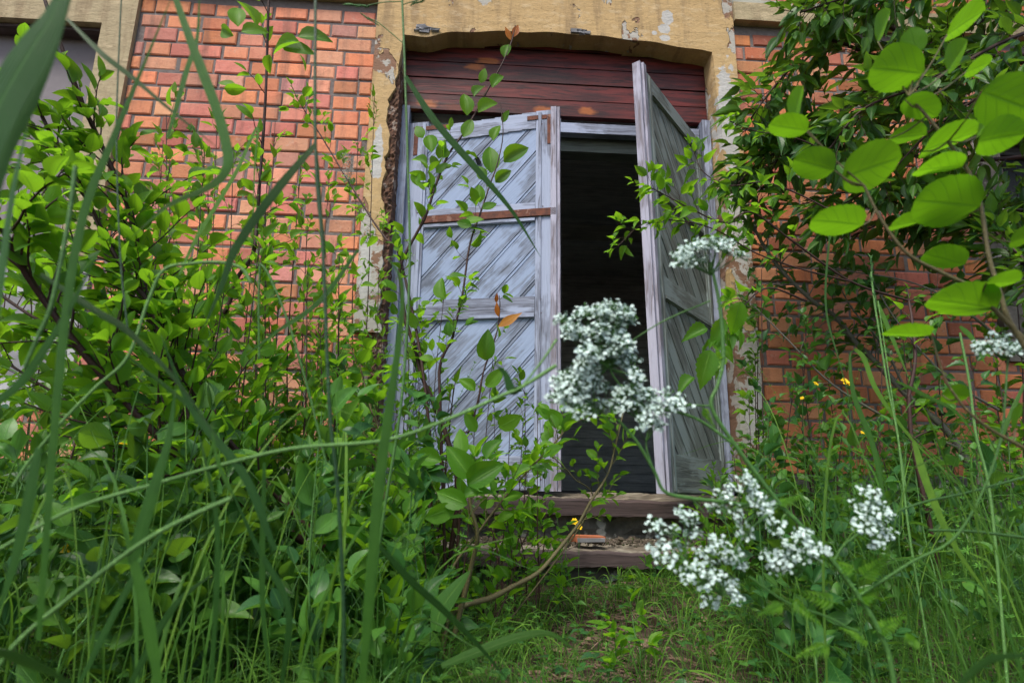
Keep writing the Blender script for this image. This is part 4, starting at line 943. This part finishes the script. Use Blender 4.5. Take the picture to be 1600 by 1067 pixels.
def build_litter():
    mb = MB(); n = 0
    while n < 2600:
        x, y = rng.uniform(-.7, 1.6), rng.uniform(.9, 2.28)
        if rng.random() > path_amt(x, y)+.1: continue
        n += 1; g = float(ground_z(x, y)); a = rng.uniform(0, 6.28); L = rng.uniform(.012, .06); s = rng.uniform(.0006, .0016)
        c, s_ = math.cos(a), math.sin(a); Mz = np.array([[c, -s_, 0], [s_, c, 0], [rng.normal(0, .12), 0, 1]])
        box(mb, (-L/2, -s, -s), (L/2, s, s), Mz, (x, y, g+.006+rng.uniform(0, .008)))
    for i in range(260):
        x, y = rng.uniform(-.5, 1.5), rng.uniform(.9, 2.28); g = float(ground_z(x, y)); V, Fq, U = T_OVAL[i % 6]
        put_leaf(mb, (V, Fq, U), np.array([x, y, g+.012]), rdir(0.05), nrm(np.array([0, 0, 1])+rng.normal(0, .25, 3)), rng.uniform(.02, .05))
    tag(mb.build('litter', M['litter'], loc=(.4, 1.6, 0)), 'dry stalks and twigs littering the bare path', 'litter', kind='stuff')
build_litter()
def build_low_leaves():
    lf = MB(); st = MB(); n = 0
    while n < 1500:
        y = rng.uniform(.8, 2.5); x = rng.uniform(-1.6, 2.4)
        if in_steps(x, y) or abs(x-.15) > .95*y+.3 or rng.random() < .45*path_amt(x, y): continue
        n += 1; g = float(ground_z(x, y)); h = rng.uniform(.015, .09); p = np.array([x, y, g]); q = p+[rng.normal(0, .015), rng.normal(0, .015), h]; tube(st, [p, q], .0007, .0006, sides=3, n=2)
        a = rng.uniform(0, 6.28); r0 = rng.random()
        for k in range(3):
            an = a+k*2.09; put_leaf(lf, T_OVAL[k], q, np.array([math.cos(an), math.sin(an), .25]), nrm(np.array([0, 0, 1])+rng.normal(0, .2, 3)), rng.uniform(.014, .03), r=np.clip(r0+rng.normal(0, .1), 0, 1), width=1.15)
    a = lf.build('clover', M['leaf_blue'], smooth=True); tag(a, 'low clover like leaves covering the soil', 'ground cover', kind='stuff'); st.build('leaf_stalks', M['stem_green'], a)
build_low_leaves()

# ------------------------------------------------------------------ foreground stalks and blades
def R3(pp, Y): return [(a, b, (Y if len(c) == 0 else c[0])) for a, b, *c in pp]
def grass_stalk(label, stems=(), blades=(), spikes=(), nodes=(), name='grass_stalk', group=None, mb_='bigblade', ms_='stem_green'):
    """stems/blades: (points [(px,py,Y)], width in photo px); the stalk's foot is set below its lowest seen point"""
    allp = [p for s in list(stems)+list(blades) for p in s[0]]
    low = max(allp, key=lambda q: q[1]); c = P(*low); root = np.array([c[0], c[1], float(ground_z(c[0], c[1]))])
    th = thing(name, root, label, 'grass', group)
    for pts, w in stems:
        s = MB(); pw = path(pts); w *= .8
        if pts[-1][1] > 1000: pw = np.vstack([pw, [pw[-1][0], pw[-1][1], float(ground_z(pw[-1][0], pw[-1][1]))-.01]]) if pw[-1][2] > .03 else pw
        Y = np.mean([p[2] for p in pts]); tube(s, pw, w*mpp(Y)*.4, w*mpp(Y)*.5, sides=8, n=6*len(pts)); s.build('stem', M[ms_], th, smooth=True)
    for pts, w in blades:
        s = MB(); Y = np.mean([p[2] for p in pts]); ribbon(s, path(pts), w*mpp(Y), n=7*len(pts), face=nrm(-fw+rng.normal(0, .25, 3)), fold=.14, r=rng.random(), wmax=.2); s.build('blade', M[mb_], th, smooth=True)
    for (px, py, Y, L, ang) in spikes:
        s = MB(); c = P(px, py, Y); d = nrm(rt*math.cos(R(ang))+up*math.sin(R(ang))); L = L*mpp(Y)
        for i in range(9):
            q = c+d*L*(i/9-.5); o = nrm(rdir()*.5+d); tube(s, [q, q+o*L*.12, q+o*L*.26], L*.05, L*.008, sides=5, n=4)
        s.build('spikelet', M['spike'], th, smooth=True)
    return th
Y = .62
grass_stalk('tall straight dark grass stalk crossing the left brick wall, folded leaf near its top', [(R3([(493, -10), (493, 230), (505, 400), (515, 640), (530, 800), (536, 1080)], .62), 8)], [(R3([(493, 226), (430, 300), (370, 385), (345, 450), (315, 520)], .6), 14), (R3([(493, 226), (500, 330), (512, 420)], .62), 8)], ms_='stem_dark', mb_='bigblade')
grass_stalk('grass stalk with green spikelets rising beside the left door jamb', [(R3([(628, -10), (633, 120), (637, 250), (640, 420), (628, 620), (600, 800), (578, 960), (565, 1080)], .95), 6), (R3([(630, 68), (590, 35), (573, 30)], .95), 2.5), (R3([(628, 3), (600, 4), (575, 9)], .95), 2.5), (R3([(628, 8), (645, 3), (655, 0)], .95), 2.5)],
            [(R3([(634, 120), (680, 190), (745, 265), (800, 330), (845, 402)], .92), 12)], [(558, 9, .95, 42, 175), (573, 27, .95, 26, 150), (585, 36, .95, 20, 150), (655, 3, .95, 34, 25)], ms_='stem_green')
grass_stalk('wide blurred blue green blade standing before the left door jamb', [], [(R3([(565, 1080), (575, 960), (586, 830), (592, 760), (608, 640), (622, 540), (628, 445), (602, 396)], .55), 17)])
grass_stalk('bent grass stalk whose dark leaf hangs across the bottom centre', [(R3([(585, 850), (575, 960), (565, 1085)], .8), 8)], [(R3([(590, 850), (640, 905), (690, 950), (745, 1005), (800, 1070)], .72), 14)], ms_='stem_dark')
grass_stalk('broad blades fanning down from the upper left corner', [], [(R3([(-60, 330), (0, 170), (50, 80), (85, 20), (110, -60)], .34), 62), (R3([(-40, 420), (0, 255), (50, 150), (85, 70), (125, -60)], .36), 26), (R3([(-40, 730), (-5, 480), (20, 300), (45, 190)], .42), 18)])
grass_stalk('pair of dark crossing blades before the top of the left brick wall', [], [(R3([(60, 1000), (95, 560), (128, 345), (178, 214), (215, 125), (275, -20)], .5), 13), (R3([(262, 215), (292, 110), (308, 60), (312, -20)], .55), 10), (R3([(105, 30), (160, 85), (205, 120), (270, 175), (345, 235)], .55), 9)], ms_='stem_dark')
grass_stalk('long blade curling back on itself in front of the left brick wall', [], [(R3([(268, -20), (300, 70), (338, 170), (356, 240), (350, 272), (322, 295), (262, 322), (205, 372)], .55), 17)])
grass_stalk('thin upright dark stalk near the left edge', [(R3([(190, -10), (185, 100), (182, 220), (188, 400), (200, 520)], .7), 4)], [], ms_='stem_dark')
grass_stalk('long pale stem slanting up from the left edge past the door', [(R3([(-20, 868), (115, 795), (245, 755), (350, 725), (460, 700), (600, 688), (700, 655), (780, 620), (816, 604), (869, 571)], .6), 8), (R3([(816, 604), (850, 560), (870, 530)], .6), 5)], [(R3([(816, 604), (800, 610), (790, 585), (775, 570)], .6), 14)], ms_='stem_pale')
grass_stalk('pale stem slanting up from the lower left corner to a joint', [(R3([(-10, 1050), (30, 1000), (100, 940), (218, 850), (300, 805), (362, 778)], .55), 9)], [(R3([(-10, 1016), (60, 1040), (130, 1080)], .4), 30), (R3([(365, 775), (340, 720), (330, 660)], .55), 7)], ms_='stem_pale')
grass_stalk('pale stem with a joint that arches over the willow leaves', [(R3([(20, 760), (46, 720), (96, 660), (150, 605), (200, 557), (231, 472), (256, 422), (300, 412), (345, 410), (378, 420), (392, 442)], .65), 7)], [(R3([(200, 557), (300, 640), (380, 740), (440, 830)], .65), 8)], [(397, 448, .65, 22, -60)], ms_='stem_pale')
grass_stalk('yellow green stalk crossing the left edge', [(R3([(38, 575), (60, 525), (82, 470), (107, 347), (118, 260)], .5), 9)], [(R3([(-20, 640), (30, 600), (60, 560), (110, 480), (150, 400)], .5), 14)])
grass_stalk('tall thin blade bent over near the brick wall at the left', [], [(R3([(280, 430), (306, 374), (340, 318), (370, 267), (402, 200), (398, 260), (392, 420)], .9), 7)], mb_='grass')
grass_stalk('green stalk before the willow stems left of the door', [(R3([(405, 560), (404, 470), (406, 415)], .8), 4), (R3([(510, 725), (481, 607), (449, 500), (420, 430), (406, 412)], .8), 5)], [(R3([(560, 390), (500, 470), (430, 520), (378, 560)], .75), 8)])
grass_stalk('group of upright blades at the bottom left', [], [(R3([(205, 880), (213, 855), (238, 770), (263, 687), (275, 600)], .55), 20), (R3([(250, 1080), (228, 954), (210, 880), (185, 797)], .55), 18), (R3([(413, 722), (410, 936), (424, 1075)], .7), 8), (R3([(120, 1075), (210, 900), (300, 760)], .6), 10), (R3([(200, 1075), (270, 950), (340, 890)], .7), 10)], ms_='stem_dark')
grass_stalk('bent blades in the middle of the left foreground', [], [(R3([(64, 429), (150, 486), (200, 518), (280, 600), (350, 700)], .55), 12), (R3([(430, 860), (380, 740), (300, 640), (250, 520)], .6), 12), (R3([(330, 1075), (340, 860), (330, 760), (300, 640)], .6), 9), (R3([(440, 1075), (450, 950), (400, 850), (350, 740)], .7), 9), (R3([(60, 700), (30, 850), (-10, 980)], .5), 20)])
grass_stalk('long arched blade over the bottom centre', [], [(R3([(690, 1040), (740, 1020), (810, 995), (860, 990), (905, 1020)], 1.0), 14)], mb_='grass')
grass_stalk('stout curved blade hanging in the lower centre', [], [(R3([(680, 985), (690, 950), (715, 915), (735, 890)], 1.1), 26)], mb_='grass')
grass_stalk('tall yellowish grass stalk with a slim spike before the right brick wall', [(R3([(1361, 425), (1366, 470), (1374, 520), (1387, 603), (1404, 690), (1420, 830), (1445, 980), (1460, 1075)], 1.3), 4.5), (R3([(1372, 470), (1385, 560), (1400, 660), (1415, 760)], 1.3), 3)], [(R3([(1370, 470), (1395, 530), (1420, 590)], 1.3), 8)], [(1361, 412, 1.3, 30, 95), (1364, 445, 1.3, 30, 100), (1368, 470, 1.3, 26, 100)], mb_='grass', ms_='stem_pale')
grass_stalk('folded grass blades making an upside down V right of the door', [], [(R3([(1385, 800), (1365, 700), (1335, 620), (1328, 560), (1335, 545)], 1.3), 9), (R3([(1335, 545), (1350, 560), (1370, 610), (1420, 680), (1480, 740)], 1.3), 8), (R3([(1400, 595), (1450, 620), (1500, 650), (1560, 740)], 1.3), 6), (R3([(1300, 330), (1290, 470), (1310, 560), (1345, 680)], 1.3), 6)], mb_='grass')
grass_stalk('tall jointed grass stalk at the right with one long leaf', [(R3([(1500, 520), (1515, 600), (1525, 680), (1545, 760), (1560, 900), (1575, 1075)], 1.1), 6)], [(R3([(1500, 510), (1520, 530), (1540, 570)], 1.1), 9), (R3([(1600, 600), (1570, 670), (1540, 760)], 1.1), 8), (R3([(1428, 690), (1450, 760), (1490, 850), (1560, 950)], 1.1), 11)], mb_='grass', ms_='stem_pale')
grass_stalk('thin stem slanting up to the right edge above the weeds', [(R3([(1378, 808), (1440, 785), (1500, 772), (1553, 758), (1620, 740)], .8), 5), (R3([(1450, 828), (1520, 830), (1620, 842)], .8), 6)], [], ms_='stem_green')
grass_stalk('blurred arched blade in the lower right corner', [], [(R3([(1490, 1080), (1530, 1040), (1570, 1025), (1640, 1024)], .45), 16)])

# ------------------------------------------------------------------ foreground aspen twig with round leaves
def aspen():
    Y0 = .62
    main = R3([(1660, 640), (1600, 540), (1574, 495), (1560, 450), (1545, 400), (1528, 303), (1496, 242), (1455, 190), (1420, 150)], Y0)
    side = R3([(1600, 530), (1560, 490), (1521, 451), (1469, 425), (1416, 395), (1375, 340), (1350, 290)], Y0)
    low = R3([(1660, 740), (1600, 700), (1550, 672), (1510, 640), (1480, 600)], Y0)
    th = thing('aspen_twig', P(1660, 640, Y0), 'blurred aspen twig with large round bright leaves close at the upper right', 'twig')
    st = MB(); P1 = tube(st, path(main), .0032, .0016, sides=8, n=50, bump=.05); P2 = tube(st, path(side), .0028, .0014, sides=8, n=40, bump=.05); P3 = tube(st, path(low), .0022, .0012, sides=7, n=30)
    tube(st, [P(1660, 640, Y0), P(1700, 860, .66), P(1740, 1200, .7)], .005, .008, sides=8); tube(st, [P(1660, 740, Y0), P(1700, 860, .66)], .003, .004, sides=6)
    allp = np.vstack([P1, P2, P3])
    pe = st; lf = MB()
    L = [(1400, 108, 96, 66, -10, 0), (1360, 262, 102, 74, 20, 0), (1480, 316, 110, 72, -8, 0), (1272, 258, 70, 50, -15, 0), (1308, 346, 86, 36, -8, 0), (1245, 160, 56, 50, 80, 0), (1232, 200, 66, 28, -8, 0), (1494, 87, 62, 50, 60, .02), (1426, 64, 48, 42, 110, .02), (1508, 35, 80, 36, 35, .06), (1580, 160, 112, 84, -20, -.05), (1565, 215, 84, 60, 10, -.05), (1482, 218, 100, 42, 25, 0), (1506, 472, 108, 56, -12, 0), (1475, 405, 70, 30, -15, .03), (1568, 440, 56, 24, 5, -.03), (1466, 260, 84, 20, 0, 0),
         (1440, 168, 66, 30, -25, 0), (1416, 214, 64, 20, 8, .05), (1418, 521, 74, 22, -3, 0), (1493, 617, 42, 32, 0, .02), (1540, 190, 60, 40, 60, .02), (1380, 40, 60, 38, 70, .1), (1400, 92, 60, 40, 150, .03), (1133, 190, 46, 20, -5, .1), (1130, 192, 40, 20, 0, .1), (1590, 650, 40, 60, 80, 0), (1600, 370, 50, 40, 20, .0), (1412, 350, 56, 22, 10, .05), (1530, 105, 50, 26, 20, .05)]
    for (x, y, w, h, ang, dy) in L:
        Y = Y0+dy; w, h = w*1.06, h*1.12; c = P(x, y, Y); Ln = w*mpp(Y); th_ = math.acos(min(.80, h/w)); a = R(ang)
        if x < 1150: continue
        d = rt*math.cos(a)+up*math.sin(a); pp = -rt*math.sin(a)+up*math.cos(a)
        if pp[2] < 0: pp = -pp
        k = allp[np.argmin(np.linalg.norm(allp-c, axis=1))]
        if (k-c)@d > 0: d = -d
        nv = fw*math.cos(th_)+pp*math.sin(th_); b = c-d*Ln*.5
        put_leaf(lf, T_ROUND[rng.integers(8)], b, d+rng.normal(0, .03, 3), nv, Ln, r=rng.uniform(.1, .9))
        tube(pe, [k, (k+b)/2+np.array([0, 0, -.004]), b], .0011, .0008, sides=5)
    st.build('twig', M['bark_olive'], th, smooth=True); lf.build('leaves', M['aspen'], th, smooth=True)
aspen()

# ------------------------------------------------------------------ cow parsley close to the camera
def parsley(label, stems, umbels, Y0, base_px, fern=()):
    c = P(*base_px); th = thing('cow_parsley', (c[0], c[1], float(ground_z(c[0], c[1]))), label, 'wildflower')
    st = MB()
    for pts, w in stems:
        pw = path(R3(pts, Y0))
        if pts[0][1] > 1030: pw = np.vstack([[pw[0][0], pw[0][1], float(ground_z(pw[0][0], pw[0][1]))-.01], pw])
        tube(st, pw, w*mpp(Y0)*.38, w*mpp(Y0)*.27, sides=8, n=6*len(pts))
    st.build('stem', M['stem_green'], th, smooth=True)
    for hub, pts in umbels:
        u = MB(); ry = MB(); hb = P(hub[0], hub[1], Y0)
        for (x, y) in pts:
            c = P(x, y, Y0+rng.normal(0, .018)); nv = nrm(nrm(c-hb)*.6+np.array([0, -.7, .5]))
            tube(ry, [hb, (hb+c)/2+rng.normal(0, .002, 3), c-nv*.004], .0007, .0005, sides=4, n=4)
            for i in range(30):
                o = rdir(); o = o-nv*(o@nv); q = c+nrm(o)*.0118*math.sqrt(rng.random())+nv*rng.uniform(-.004, .004)
                tube(ry, [c-nv*.004, q], .00035, .0003, sides=3, n=2)
                if i % 7 == 0:
                    tube(ry, [q-nv*.0012, q, q+nv*.0012], .0015, .0009, sides=5, n=3); continue
                m = nrm(nv+rng.normal(0, .5, 3)); a = nrm(np.cross(m, [.3, .5, .8])); b = np.cross(m, a); ph = rng.random()*6; sz = rng.uniform(.0020, .0031)
                V = []; Fq = []
                for k in range(5):
                    t0 = ph+k*1.2566; D = a*math.cos(t0)+b*math.sin(t0); S = np.cross(m, D); n0 = len(V)
                    V += [q, q+D*sz*.6-S*sz*.38+m*sz*.15, q+D*sz+m*sz*.05, q+D*sz*.6+S*sz*.38+m*sz*.15]; Fq.append((n0, n0+1, n0+2, n0+3))
                u.add(V, Fq)
        uu = u.build('umbel', M['white_petal'], th); ry.build('rays', M['stem_green'], uu, smooth=True)
    if fern:
        for (x, y, L, ang) in fern:
            f = MB(); L *= .62
            c = P(x, y, Y0); d = nrm(rt*math.cos(R(ang))+up*math.sin(R(ang))+fw*rng.normal(0, .3)); L = L*mpp(Y0); nv = nrm(-fw*.5+up+rng.normal(0, .3, 3)); s = nrm(np.cross(nv, d))
            for i in range(9):
                t = i/9; q = c+d*L*t
                for sg in (-1, 1):
                    dd = nrm(d*.6+s*sg); put_leaf(f, T_BIRCH[rng.integers(6)], q, dd, nv, L*.36*(1-t*.75), r=rng.uniform(.3, 1), width=.55)
            put_leaf(f, T_BIRCH[0], c+d*L*.9, d, nv, L*.2)
            tube(f, [c-d*L*.15, c+d*L], .0009, .0005, sides=4, n=4, r=.4)
            f.build('fern_leaf', M['leaf'], th, smooth=True)
def scat(x0, x1, y0, y1, n): return [(rng.uniform(x0, x1), rng.uniform(y0, y1)) for _ in range(n)]
parsley('white flowering cow parsley with many umbels before the open door and steps', [
    ([(1398, 1075), (1375, 990), (1341, 931), (1302, 878), (1249, 818), (1218, 787), (1149, 696), (1112, 636), (1122, 600), (1130, 560), (1125, 480), (1110, 410)], 11),
    ([(1218, 787), (1180, 790), (1131, 784), (1080, 778), (1039, 768), (1022, 735), (995, 690), (965, 655)], 9),
    ([(1149, 696), (1090, 655), (1040, 640), (1000, 632), (950, 625)], 7), ([(1112, 634), (1060, 633), (1030, 640)], 4),
    ([(1000, 632), (960, 590), (945, 550)], 5), ([(1022, 735), (1010, 700), (1012, 675)], 4), ([(1110, 470), (1040, 500), (990, 530)], 4),
    ([(1302, 878), (1320, 850), (1355, 825)], 5), ([(1218, 787), (1170, 830), (1140, 870)], 6), ([(1080, 778), (1100, 800)], 4), ([(1249, 818), (1245, 850)], 4),
    ([(1360, 1040), (1315, 975), (1231, 941), (1170, 900)], 5), ([(1341, 931), (1420, 880), (1500, 830), (1560, 700), (1575, 560)], 6)],
    [((950, 575), scat(905, 990, 474, 548, 40)+scat(878, 905, 498, 530, 7)+scat(885, 995, 545, 600, 22)+scat(915, 970, 545, 565, 8)),
     ((930, 650), scat(868, 935, 575, 635, 18)+scat(870, 960, 600, 650, 8)), ((1000, 655), scat(945, 1072, 602, 636, 20)), ((1010, 690), scat(1000, 1030, 642, 664, 5)),
     ((1110, 430), scat(1066, 1120, 372, 388, 8)+scat(1060, 1092, 395, 412, 6)+scat(1120, 1158, 376, 398, 6)),
     ((1130, 800), [(1120, 790), (1145, 760), (1165, 745), (1130, 775), (1180, 780), (1150, 800), (1190, 800), (1165, 830), (1172, 762), (1195, 785)]),
     ((1070, 880), [(1020, 820), (1045, 830), (1070, 800), (1040, 870), (1085, 830), (1078, 812), (1028, 855), (1060, 850)]),
     ((1130, 930), [(1100, 860), (1130, 870), (1085, 890), (1100, 905), (1120, 900), (1145, 860), (1070, 895), (1110, 940), (1150, 930), (1140, 905), (1120, 845), (1108, 875), (1155, 880), (1140, 920)]),
     ((1245, 900), [(1212, 822), (1235, 850), (1255, 835), (1270, 865), (1240, 880), (1215, 885), (1250, 865), (1230, 868), (1205, 870), (1262, 842), (1280, 855)]),
     ((1365, 860), [(1358, 765), (1345, 790), (1355, 800), (1385, 800), (1350, 820), (1385, 830), (1370, 845), (1375, 790), (1365, 812)]),
     ((1575, 560), scat(1530, 1612, 524, 545, 13))], .68, (1398, 1075, .68),
    fern=[(1330, 890, 80, 160), (1350, 900, 90, 30), (1300, 940, 90, 170), (1340, 935, 90, 10), (1240, 940, 70, -40), (1220, 945, 60, 200), (1130, 560, 50, 120), (1125, 480, 60, 40), (1100, 640, 50, -60), (1218, 787, 60, 20), (1350, 1000, 80, 150), (1370, 985, 80, 20), (1430, 1000, 70, 160), (1290, 1010, 80, 190)])

# ------------------------------------------------------------------ yellow flowers
def buttercup(px, py, Y, lab, s=.009):
    c = P(px, py, Y); g = np.array([c[0]+rng.normal(0, .03), c[1]+.02, float(ground_z(c[0], c[1]))])
    if in_steps(g[0], g[1]): g[2] = .2 if g[1] < 2.6 else .38
    th = thing('yellow_flower', g, lab, 'wildflower'); st = MB(); tube(st, [g, (g+c)/2+rng.normal(0, .02, 3), c], .0013, .0009, sides=5); st.build('stem', M['stem_green'], th)
    mb = MB(); m = nrm(np.array([rng.normal(0, .3), -.8, .6])); a = nrm(np.cross(m, [.3, .5, .8])); b = np.cross(m, a)
    for k in range(7):
        t0 = k*.898+rng.normal(0, .1); D = nrm(a*math.cos(t0)+b*math.sin(t0)+m*.35); put_leaf(mb, T_OVAL[k % 6], c, D, m, s*rng.uniform(.85, 1.1), width=1.2)
    mb.build('petals', M['yellow_petal'], th, smooth=True)
for (x, y, Y, s, lab) in ((263, 492, 1.5, .016, 'small yellow flower among the willow stems, highest at the left'), (215, 714, 1.6, .016, 'yellow flower in the weeds below the willow stems, right one of two'), (196, 690, 1.6, .015, 'yellow flower below the willow stems, left one of two'), (106, 857, 1.5, .016, 'yellow flower low at the far left of the weeds'), (1322, 598, 2.0, .021, 'largest yellow flower, open before the right brick wall'),
                          (1275, 600, 2.1, .012, 'small ragged yellow flower left of the largest one'), (1253, 622, 2.1, .008, 'tiny orange yellow bud below the ragged flower'), (898, 815, 2.25, .015, 'yellow flower hanging before the gap between the steps'), (905, 823, 2.24, .014, 'smaller yellow flower just under the one at the steps'), (1347, 676, 2.1, .009, 'tiny yellow flower low against the right brick wall')):
    buttercup(x, y, Y, lab, s)
